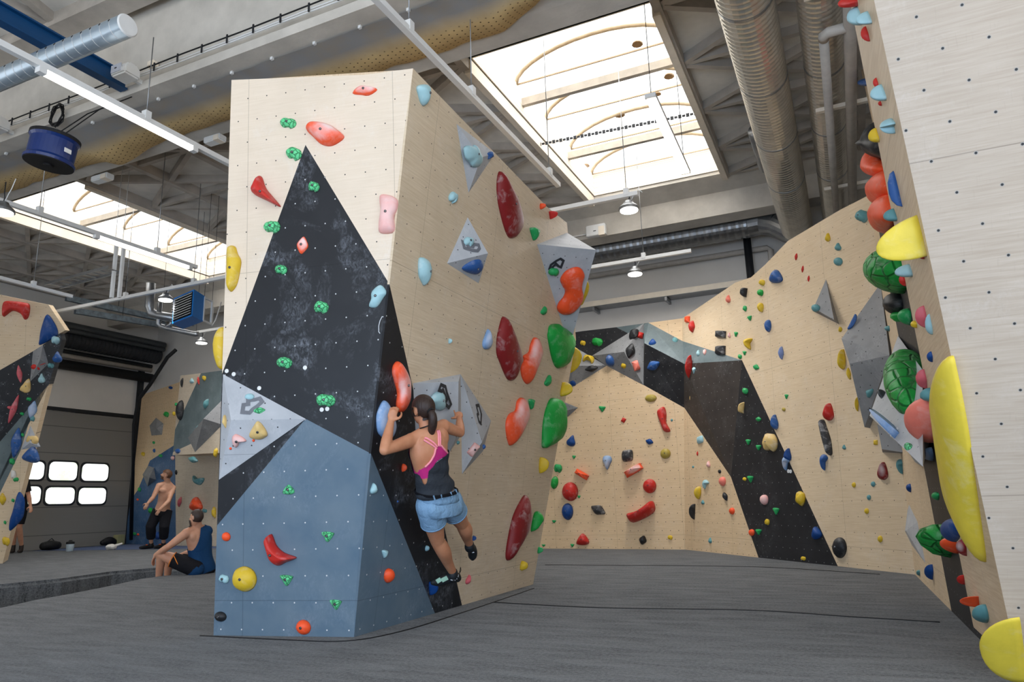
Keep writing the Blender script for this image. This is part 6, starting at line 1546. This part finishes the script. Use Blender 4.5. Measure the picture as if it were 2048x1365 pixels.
    def onback(t, s, o=.012):
        """point on the back surface"""
        t0 = max(0, min(1, t)); l, b_ = ax(t0); c = PEL.lerp(C7, t0)+(WA-(PEL.lerp(C7, (WA-PEL).dot(sp)/LN)))*max(0, 1-abs(t0-.31)/.4)
        best = c+l*s+b_*.09; ok, loc, nor, i = body.closest_point_on_mesh(best)
        return loc+nor*o
    for nm, pts in (('strap', [(.80, -.012), (.87, -.035), (.94, -.062), (1.0, -.08)]), ('strap', [(.80, .0), (.88, .018), (.95, .038), (1.02, .052)]), ('strap', [(.78, -.02), (.84, -.048), (.91, -.082), (.96, -.1)]), ('strap', [(.79, .012), (.88, .033), (.95, .055), (1.01, .07)]),
            ('top_trim', [(.79, -.03), (.72, -.055), (.64, -.095), (.58, -.14)]), ('top_trim', [(.80, .022), (.73, .048), (.67, .085), (.63, .13)])):
        tube_obj(nm, [onback(*q, .004) for q in catmull(pts, 4, False)], .0075, trim if nm != 'strap' or pts[0][1] < -.02 or pts[0][1] > .01 else trim, root, 8)
    # loose dark tank with an open back
    tank = cloth('charcoal_tank_fabric', srgb(52, 56, 62), .6, 9)
    def tk(p):
        t, s, f = tc(p)
        if arm(p) or t > .78 or t < .15 or abs(s) > .2: return False
        if f < -.02: return t < .8
        # slanting open edge: high at her right armpit, dropping to a low V left of the spine
        K = [(-.19, .62), (-.15, .50), (-.128, .37), (-.112, .56), (-.04, .645), (.08, .665), (.2, .68)]
        edge = .66
        for (a, ea), (b, eb) in zip(K, K[1:]):
            if a <= s <= b: edge = ea+(eb-ea)*(s-a)/(b-a)
        return t < min(edge, .68)
    garment('tank_top', body, tk, lambda p: .010+.016*max(0, 1-abs(tc(p)[0]-.2)/.16)+.004*math.sin(p.z*60), tank, root, 3)
    # printed mark on the tank: two swooshes over a row of tiny letters
    wh = flat('white_print', srgb(232, 234, 238), .6)
    def mk(pts, wd): 
        P = []
        for x, y in pts:
            r = ray(x, y); loc = None
            best = None
            bm_ = tkobj
            mw = bm_.matrix_world
            hit, loc, nor, i = bm_.ray_cast(CC, r)
            if hit: P.append(loc+nor*.003)
        return P
    tkobj = [c for c in root.children if c.name.startswith('tank_top')][0]
    bm = bmesh.new()
    for pts, rr in (([(872.8, 918), (875, 915.8), (878, 913.5), (882.5, 910.7)], .003), ([(872.5, 919.3), (876, 918), (880, 915.5), (880.8, 914.8)], .0042), ([(870.5, 923.5), (874, 921), (878, 918.2), (880, 916)], .003)):
        P = mk(pts, .003)
        if len(P) > 1: tube(bm, P, rr, 6)
    if bm.verts: from_bm('shirt_logo', bm, wh, root)
    else: bm.free()
    for i in range(8):
        x, y = 870.6+i*1.83, 926.4-i*1.32; P = mk([(x, y), (x+.5, y-1.3)], .002)
        if len(P) == 2: tube_obj('logo_letter', P, .0017, wh, root, 5)
    # belt, denim shorts
    den = cloth('pale_blue_denim', srgb(126, 160, 190), .5, 16, .14)
    bl = []
    ring = []
    for nm, m, o0, o1, t0, t1 in (('waistband', den, .03, .022, .02, .175), ('belt', cloth('black_belt', srgb(24, 24, 28), .1), .05, .046, .14, .185)):
        bm = bmesh.new(); R_ = []
        for k in range(5):
            t = t0+(t1-t0)*k/4; l, b_ = ax(max(0, t)); o = o0+(o1-o0)*k/4
            ci = min(range(len(TRS)), key=lambda i: abs((TRS[i][0]-PEL).dot(sp)/LN-t)); cc, _, _, a, b = TRS[ci]
            R_.append((PEL+sp*(t*LN)+(cc-PEL-sp*((cc-PEL).dot(sp))), l, b_, a+o*.55, b+o*.8))
        loft(bm, R_, 40, False); bmesh.ops.recalc_face_normals(bm, faces=bm.faces[:]); bmesh.ops.solidify(bm, geom=bm.faces[:], thickness=.004)
        from_bm(nm, bm, m, root, smooth=True)
    for s in (-.11, -.055, .03, .09):
        a, b = onback(.19, s, .036), onback(.12, s, .036); bar_obj('belt_loop', a, b, .01, .006, den, root, bk)
    bm = bmesh.new()
    loft(bm, smooth_rings([(PEL+sp*.07, hl, ax(.1)[1], .158, .116), (PEL+sp*.03, hl, ax(.1)[1], .172, .125), (PEL-sp*.03, hl, ax(.1)[1], .182, .138), (PEL-sp*.10, hl, ax(.1)[1], .172, .135)], 4))
    for h_, k_ in ((LHp, LK), (RHp, RK)):
        dd = (k_-h_).normalized(); q = h_.lerp(k_, .46)
        limb(bm, [h_+sp*.01, h_.lerp(k_, .22)], [.112, .104]); tube(bm, [h_.lerp(k_, .1), h_.lerp(k_, .3), q], [.108, .104, .102], 24)
        sphere(bm, h_+bk*.055-sp*.01, (.088, .075, .09), (hl, bk, sp))
    sh = fuse('denim_shorts', bm, .0075, den, root, 4)
    for h_, k_ in ((LHp, LK), (RHp, RK)):
        bm = bmesh.new(); tube(bm, [h_.lerp(k_, .435), h_.lerp(k_, .462)], [.1045, .1045], 26); from_bm('hem', bm, den, root, smooth=True)
    # climbing shoes
    shoe = flat('black_climbing_shoe', srgb(30, 34, 38), .55, .3, 0, .1); mint = flat('mint_patch', srgb(150, 190, 172), .6)
    for a_, he, to, nm in ((LA, LHe, LT, 0), (RA, RA.lerp(RT, .15)-TR.n*.0+V((0, .05, -.03)), RT+V((0, .0, -.04)), 1)):
        bm = bmesh.new(); m1, m2 = he.lerp(to, .4), he.lerp(to, .75); u = V((0, 0, 1))
        if nm == 0: he_, to_ = he, to
        limb(bm, [a_+u*.0, a_-u*.025, he.lerp(a_, .2)], [.041, .043, .038])
        limb(bm, [he, m1+u*.008, m2, to], [.034, .042, .039, .022]); limb(bm, [a_-u*.01, m1+u*.02, m2+u*.005], [.04, .04, .03])
        s = fuse('climbing_shoe', bm, .006, shoe, root, 3); tag(s, 'black shoe on the blue foothold' if nm == 0 else 'black shoe dangling by the plywood')
        if nm == 0:
            for f0, f1 in ((.42, .6), (.68, .8)):
                p, q = he.lerp(to, f0), he.lerp(to, f1); vw = (CC-p).normalized(); ok, l1, n1, i = s.closest_point_on_mesh(p+vw*.06+V((0, 0, .02))); ok, l2, n2, i = s.closest_point_on_mesh(q+vw*.06+V((0, 0, .005)))
                bm = bmesh.new(); box(bm, (l1+l2)/2, (l2-l1).length*1.0+.012, .005, .035, (l2-l1).normalized(), n1, (l2-l1).normalized().cross(n1)); from_bm('mint_patch', bm, mint, s)
            P = [he+TR.n*.0+V((0, .03, .02)), he+V((0, .045, .06)), he+V((.006, .045, .085)), he+V((.012, .04, .06)), he+V((0, .03, .03))]
            tube_obj('pull_loop', P, .003, M['rubber'], s, 5)
            for i in range(8):
                p = he.lerp(to, .06+i*.032); vw = (CC-p).normalized(); ok, l1, n1, _ = s.closest_point_on_mesh(p+vw*.07+V((0, 0, .022-i*.004))); tube_obj('shoe_letter', [l1+n1*.001-V((0, 0, .005)), l1+n1*.001+V((0, 0, .005))], .0018, wh, s, 5)
        else:
            p = he.lerp(to, .35); vw = (CC-p).normalized(); ok, l1, n1, _ = s.closest_point_on_mesh(p+vw*.08); bm = bmesh.new(); sphere(bm, l1, (.016, .005, .005)); from_bm('shoe_tag', bm, wh, s)
    return root
climber()

# ---------------------------------------------------------------- the shirtless man standing at the back
def stander():
    D0 = 17.93; d = lambda x, y, o=0: dep(x, y, D0+o); s = 1.1
    HD, C7 = d(332.5, 951, -.05), d(336, 966, .02)
    RS, LS = d(318, 972, -.12), d(346, 976.5, .1)       # viewer's left / right shoulder
    RE, RW = d(306, 996, -.3), d(296, 1007, -.4)
    LE, LW = d(337, 1003, -.2), d(320, 1020, -.38)
    PEL = d(325, 1021); RHp, LHp = d(317, 1023, -.02), d(333, 1024, .06)
    RK, RA = d(301, 1053, -.1), d(302.5, 1088, .05); LK, LA = d(328, 1053, -.1), d(327, 1087, .1)
    root = empty('person', onz(310, 1099), 'shirtless bearded man in black cropped trousers standing at the back, looking up', 'person')
    sp = (C7-PEL).normalized(); lat = (LS-RS).normalized(); fr_ = sp.cross(lat)
    if fr_.dot(CC-PEL) < 0: fr_ = -fr_
    LN = (C7-PEL).length
    bm = bmesh.new()
    loft(bm, smooth_rings([(PEL-sp*.1, lat, fr_, .14*s, .11*s), (PEL, lat, fr_, .165*s, .115*s), (PEL+sp*LN*.25, lat, fr_, .14*s, .10*s), (PEL+sp*LN*.5, lat, fr_, .155*s, .11*s), (PEL+sp*LN*.75, lat, fr_, .175*s, .115*s), (PEL+sp*LN*.92, lat, fr_, .13*s, .085*s), (C7, lat, fr_, .07*s, .065*s)], 4))
    limb(bm, [C7-sp*.04, C7.lerp(HD, .55), HD], [.07*s, .06*s, .058*s])
    for k in (-1, 1): sphere(bm, PEL+sp*LN*.72+lat*k*.085*s+fr_*.085*s, (.085*s, .04*s, .06*s), (lat, fr_, sp))
    for S_, E_, W_ in ((RS, RE, RW), (LS, LE, LW)):
        sphere(bm, S_, .066*s); limb(bm, [C7, S_], [.06*s, .06*s]); limb(bm, [S_, S_.lerp(E_, .5), E_], [.062*s, .055*s, .042*s]); limb(bm, [E_, E_.lerp(W_, .35), W_], [.044*s, .046*s, .03*s])
    for h_, k_, a_ in ((RHp, RK, RA), (LHp, LK, LA)): limb(bm, [h_, h_.lerp(k_, .5), k_], [.1*s, .085*s, .064*s]); limb(bm, [k_, k_.lerp(a_, .35), a_], [.062*s, .058*s, .04*s])
    fw = (-CR*.86-CF*.28+V((0, 0, .3))).normalized(); up = (sp*.9+CR*.12).normalized()
    hx = head(bm, HD, fw, up, s)
    hand(bm, RW, d(293, 1012, -.42)-RW, -lat*0-CR*.2-V((0, 0, .4)), fw, .19*s, .35)
    hand(bm, LW, d(315, 1026, -.4)-LW, CF, -CR, .19*s, .45)
    body = fuse('body', bm, .0115, SKIN3, root, 3)
    eyes(root, HD, hx, s)
    sd, fwd, hu = hx
    hm = hairmat('brown_hair', srgb(92, 62, 42))
    def hp(p):
        q = p-HD; f, u, z = q.dot(fwd), q.dot(hu), q.dot(sd)
        return q.length < .22*s and ((u > .055*s and f < .088*s) or (u > -.03*s and f < -.01*s and not (abs(z) > .07*s and abs(u) < .035*s and f > -.035*s)))
    garment('hair', body, hp, .022, hm, root, 1)
    garment('beard', body, lambda p: (lambda f, u, z: -.125*s < u < -.028*s and f > .02*s and not (abs(z) < .02*s and -.066*s < u < -.048*s and f > .07*s))((p-HD).dot(fwd), (p-HD).dot(hu), (p-HD).dot(sd)) and (p-HD).length < .16*s, .008, hm, root)
    tr_ = cloth('black_trouser_fabric', srgb(32, 32, 36), .5, 10)
    bm = bmesh.new(); loft(bm, smooth_rings([(PEL+sp*.0, lat, fr_, .182*s, .132*s), (PEL-sp*.06, lat, fr_, .19*s, .14*s), (PEL-sp*.14, lat, fr_, .18*s, .135*s)], 3))
    for h_, k_, a_ in ((RHp, RK, RA), (LHp, LK, LA)):
        tube(bm, [h_+V((0, 0, .03)), h_.lerp(k_, .5), k_+fr_*.02, k_.lerp(a_, .35)+fr_*.01, k_.lerp(a_, .66)], [.125*s, .118*s, .108*s, .105*s, .094*s], 20)
    fuse('cropped_trousers', bm, .013, tr_, root, 3)
    sh = flat('black_shoe', srgb(30, 30, 32), .6); og = flat('orange_shoe_trim', srgb(226, 110, 50), .6)
    for A_, T_ in ((RA, onz(287, 1099)), (LA, onz(316, 1098))):
        to = V((T_.x, T_.y, .045)); he = V((A_.x, A_.y, .05))+(A_-to).normalized()*0; dd = (to-he); dd.z = 0; to = he+dd.normalized()*.24*s; to.z = .04
        bm = bmesh.new(); limb(bm, [A_-V((0, 0, .0)), V((A_.x, A_.y, .07))], [.05*s, .052*s]); limb(bm, [he-dd.normalized()*.04, he.lerp(to, .5), to], [.045, .048, .034])
        o = fuse('shoe', bm, .011, sh, root, 2)
        bm = bmesh.new(); sphere(bm, he.lerp(to, .42)+V((0, 0, .05)), (.03, .03, .014)); from_bm('shoe_tongue', bm, og, o, smooth=True)
stander()

# ---------------------------------------------------------------- the man sitting at the edge of the mat
def sitter():
    D0 = 10.6; d = lambda x, y, o=0: dep(x, y, D0+o)
    HD, C7 = d(392.5, 1037, -.02), d(395, 1055, .03)
    LS, RS = d(373, 1067, -.12), d(414, 1063, .12)
    LE, LW = d(337, 1094, -.28), d(311, 1111, -.2)
    RE, RW = d(384, 1104, .28), d(360, 1112, .2)
    PEL = d(403, 1134, .02); LHp, RHp = d(391, 1138, -.14), d(409, 1137, .18)
    LK, LA = d(322, 1111, -.2), d(317, 1160, -.14); RK, RA = d(338, 1113, .2), d(334, 1160, .2)
    root = empty('person', onz(402, 1147), 'man in navy tank top and black shorts sitting on the mat edge, back turned', 'person')
    sp = (C7-PEL).normalized(); lat = (RS-LS).normalized(); bk = lat.cross(sp)
    if bk.dot(CC-PEL) < 0: bk = -bk
    LN = (C7-PEL).length
    rg = [(PEL-sp*.08, lat, bk, .16, .12), (PEL, lat, bk, .18, .13), (PEL+sp*LN*.25, lat, bk, .155, .115), (PEL+sp*LN*.5, lat, bk, .165, .12), (PEL+sp*LN*.75, lat, bk, .18, .12), (PEL+sp*LN*.92, lat, bk, .14, .09), (C7, lat, bk, .075, .07)]
    bm = bmesh.new(); loft(bm, smooth_rings(rg, 4)); limb(bm, [C7-sp*.04, C7.lerp(HD, .5), HD], [.072, .064, .06])
    for S_, E_, W_ in ((LS, LE, LW), (RS, RE, RW)):
        sphere(bm, S_, .07); sphere(bm, S_.lerp(C7, .4)-sp*.09+bk*.06, (.06, .045, .08), (lat, bk, sp)); limb(bm, [C7, S_], [.062, .064]); limb(bm, [S_, S_.lerp(E_, .5), E_], [.066, .058, .045]); limb(bm, [E_, E_.lerp(W_, .35), W_], [.046, .047, .031])
    for h_, k_, a_ in ((LHp, LK, LA), (RHp, RK, RA)): limb(bm, [h_, h_.lerp(k_, .5), k_], [.1, .085, .064]); limb(bm, [k_, k_.lerp(a_, .35)+CF*.01, a_], [.062, .06, .042]); limb(bm, [a_, a_-V((0, 0, .06)), a_-CR*.16-V((0, 0, .085))], [.045, .045, .03])
    fw = (-CR*.9+CF*.42-V((0, 0, .05))).normalized(); hx = head(bm, HD, fw, V((0, 0, 1)), 1.02)
    hand(bm, LW, d(304, 1126, -.18)-LW, CR, CF, .19, .3); hand(bm, RW, d(352, 1117, .15)-RW, -V((0, 0, 1)), -CF, .19, .4)
    body = fuse('body', bm, .0085, SKIN2, root, 4); eyes(root, HD, hx, 1.02)
    sd, fwd, hu = hx; hm = hairmat('dark_cropped_hair', srgb(54, 40, 34))
    garment('hair', body, lambda p: (lambda q, f, u, z: q.length < .2 and ((u > .058 and f < .075) or (u > -.05 and f < .0 and not (abs(z) > .07 and abs(u) < .036 and f > -.035))))(p-HD, (p-HD).dot(fwd), (p-HD).dot(hu), (p-HD).dot(sd)), .01, hm, root, 1)
    garment('beard', body, lambda p: (lambda q, f, u, z: q.length < .16 and -.14 < u < -.03 and f > .025)(p-HD, (p-HD).dot(fwd), (p-HD).dot(hu), (p-HD).dot(sd)), .014, hm, root)
    nv = cloth('navy_tank_fabric', srgb(26, 62, 100), .5, 9, .15)
    def tk(p):
        q = p-PEL; t = q.dot(sp)/LN; s_, f = q.dot(lat), q.dot(bk)
        if t < -.12 or t > 1.0: return False
        if min((p-LE.lerp(LS, k/9)).length for k in range(10)) < .075 and t < .86 or (p-LS).length < .085: return False
        if min((p-RE.lerp(RS, k/9)).length for k in range(9)) < .075: return False
        return abs(s_) < .185-.09*max(0, (t-.5)/.5)**.7+.0*f if t > .5 else abs(s_) < .25 and f > -.3 and min((p-LHp.lerp(LK, k/9)).length for k in range(3, 10)) > .11 and min((p-RHp.lerp(RK, k/9)).length for k in range(3, 10)) > .11
    garment('tank_top', body, tk, lambda p: .012+.02*max(0, .4-(p-PEL).dot(sp)/LN), nv, root, 2)
    bk_ = cloth('black_shorts_fabric', srgb(26, 26, 30), .5, 9)
    bm = bmesh.new(); sphere(bm, PEL-sp*.05, (.205, .15, .1), (lat, bk, sp))
    for h_, k_ in ((LHp, LK), (RHp, RK)): limb(bm, [h_, h_.lerp(k_, .2)], [.118, .118]); tube(bm, [h_, h_.lerp(k_, .35), h_.lerp(k_, .66)], [.118, .115, .105], 22)
    fuse('shorts', bm, .01, bk_, root, 3)
    og = flat('orange_piping', srgb(236, 134, 44), .6)
    q = LHp.lerp(LK, .67); r_ = .108; ta = (LK-LHp).normalized(); u_, v_ = frame(ta)
    tube_obj('shorts_piping', [q+(u_*math.cos(a)+v_*math.sin(a))*r_ for a in [2*math.pi*k/24 for k in range(25)]], .006, og, root, 6)
    vw = (CC-q).normalized(); tube_obj('shorts_piping', [LHp.lerp(LK, .64)+V((0, 0, .06))+vw*.085, LHp.lerp(LK, .56)+vw*.116-V((0, 0, .0)), LHp.lerp(LK, .47)-V((0, 0, .06))+vw*.1], .006, og, root, 6)
sitter()

# ---------------------------------------------------------------- the person half hidden by the far left wall
def hidden():
    D0 = 17.6; d = lambda x, y, o=0: dep(x, y, D0+o); s = 1.1
    HD, C7 = d(36, 944), d(38, 959); RS, LS = d(51, 965, -.1), d(25, 965, .1); RE, RW = d(57.5, 992, -.12), d(61, 1013, -.3)
    LE, LW = d(22, 992), d(20, 1012); PEL = d(40, 1018); RHp, LHp = d(44, 1022, -.05), d(33, 1022, .05); RK, RA = d(38, 1055, -.15), d(43, 1092, 0); LK, LA = d(28, 1056), d(27, 1092)
    root = empty('person', onz(42, 1101), 'person in black half hidden behind the far left wall', 'person')
    sp = (C7-PEL).normalized(); lat = (RS-LS).normalized(); fr_ = lat.cross(sp); LN = (C7-PEL).length
    bm = bmesh.new(); rg = [(PEL-sp*.1, lat, fr_, .14, .12), (PEL, lat, fr_, .165, .125), (PEL+sp*LN*.3, lat, fr_, .14, .11), (PEL+sp*LN*.75, lat, fr_, .175, .12), (PEL+sp*LN*.92, lat, fr_, .13, .09), (C7, lat, fr_, .07, .065)]
    loft(bm, smooth_rings(rg, 3)); limb(bm, [C7-sp*.04, HD], [.065, .06])
    for S_, E_, W_ in ((RS, RE, RW), (LS, LE, LW)): sphere(bm, S_, .07); limb(bm, [S_, S_.lerp(E_, .5), E_], [.062, .055, .045]); limb(bm, [E_, E_.lerp(W_, .35), W_], [.047, .047, .032]); hand(bm, W_, (W_-E_), CF, fr_, .2, .35)
    for h_, k_, a_ in ((RHp, RK, RA), (LHp, LK, LA)): limb(bm, [h_, h_.lerp(k_, .5), k_], [.1, .085, .064]); limb(bm, [k_, k_.lerp(a_, .35), a_], [.064, .066, .042])
    hx = head(bm, HD, -CR+CF*.3, V((0, 0, 1)), 1.05)
    body = fuse('body', bm, .0125, SKIN2, root, 3)
    garment('hair', body, lambda p: (p-HD).length < .2 and (p-HD).dot(hx[2]) > .0 and (p-HD).dot(hx[1]) < .06, .015, hairmat('short_dark_hair', srgb(60, 44, 36)), root)
    bl = cloth('black_tee_fabric', srgb(30, 30, 33), .4, 9)
    garment('tee_shirt', body, lambda p: (p-PEL).dot(sp) > -.02 and (p-PEL).dot(sp) < LN*.99 and min((p-E_).length for E_ in (RE, LE)) > .1 and min((p-W_).length for W_ in (RW, LW)) > .33, .03, bl, root, 2)
    bm = bmesh.new(); sphere(bm, PEL-V((0, 0, .04)), (.19, .14, .12), (lat, fr_, sp))
    for h_, k_ in ((RHp, RK), (LHp, LK)): tube(bm, [h_+V((0, 0, .05)), h_.lerp(k_, .4), h_.lerp(k_, .82)], [.12, .115, .1], 20)
    fuse('shorts', bm, .013, bl, root, 2)
    sh = flat('dark_slipper', srgb(52, 44, 40), .6)
    for A_ in (RA, LA):
        he = V((A_.x, A_.y, .05)); bm = bmesh.new(); limb(bm, [A_, he+V((0, 0, .02))], [.05, .05]); limb(bm, [he, he-CR*.05+(CC-he).normalized()*.14-V((0, 0, .01))], [.048, .036]); fuse('shoe', bm, .012, sh, root, 2)
hidden()
# ================================================================ THINGS LYING ON THE BACK MAT
def gp(x, y):
    p = onz(x, y, -.004)
    return p if p.x > -19.2 else V((-19.2, onx(x, y, -19.2).y, -.004))
p = gp(100, 1102); t = empty('duffel_bag', p, 'small dark bag lying on the back mat left of the bottle', 'bag')
bm = bmesh.new(); limb(bm, [p+V((-.02, -.16, .12)), p+V((0, 0, .13)), p+V((.02, .16, .12))], [.1, .12, .1]); from_bm('bag_body', bm, M['rubber'], t, smooth=True)
tube_obj('bag_handle', [p+V((.0, -.1, .22)), p+V((.02, 0, .3)), p+V((0, .1, .22))], .012, M['darksteel'], t, 6)
p = gp(139, 1104); t = empty('shaker_bottle', p, 'clear shaker bottle with a black lid standing on the back mat', 'bottle')
bm = bmesh.new(); lathe(bm, [(.07, 0), (.08, .02), (.09, .17), (.088, .18)], p, V((0, 0, 1)), 20); from_bm('bottle_body', bm, flat('translucent_plastic', srgb(170, 184, 192), .3, .5), t, smooth=True)
bm = bmesh.new(); lathe(bm, [(.092, .18), (.092, .23), (.05, .245), (.03, .27), (.02, .27)], p, V((0, 0, 1)), 20); from_bm('bottle_lid', bm, M['rubber'], t, smooth=False)
p = gp(222, 1101); t = empty('chalk_bag', p, 'crumpled white chalk pack on the back mat by the standing man', 'bag')
bm = bmesh.new(); sphere(bm, p+V((0, 0, .07)), (.1, .15, .08)); [setattr(v, 'co', v.co+V((1, 1, 1))*.04*noise.noise(v.co*9)) for v in bm.verts]; from_bm('chalk_pouch', bm, H['white'], t, smooth=False)
bm = bmesh.new(); limb(bm, [p+V((.02, .1, .1)), p+V((.04, .25, .14))], [.035, .02]); from_bm('pouch_flap', bm, H['white'], t)
p = gp(218, 1089); bm = bmesh.new(); limb(bm, [p+V((0, -.2, .09)), p+V((0, 0, .12)), p+V((0, .2, .08))], [.07, .12, .07]); tag(from_bm('backpack', bm, M['rubber'], None, smooth=True), 'dark backpack lying at the foot of the far door', 'bag')
p = gp(237, 1086); o = box_obj('cardboard_box', p+V((0, 0, .14)), (.2, .22, .28), flat('pale_yellow_card', srgb(150, 146, 106), .7), None, .01); tag(o, 'pale yellow box standing in the corner beside the far door', 'box')
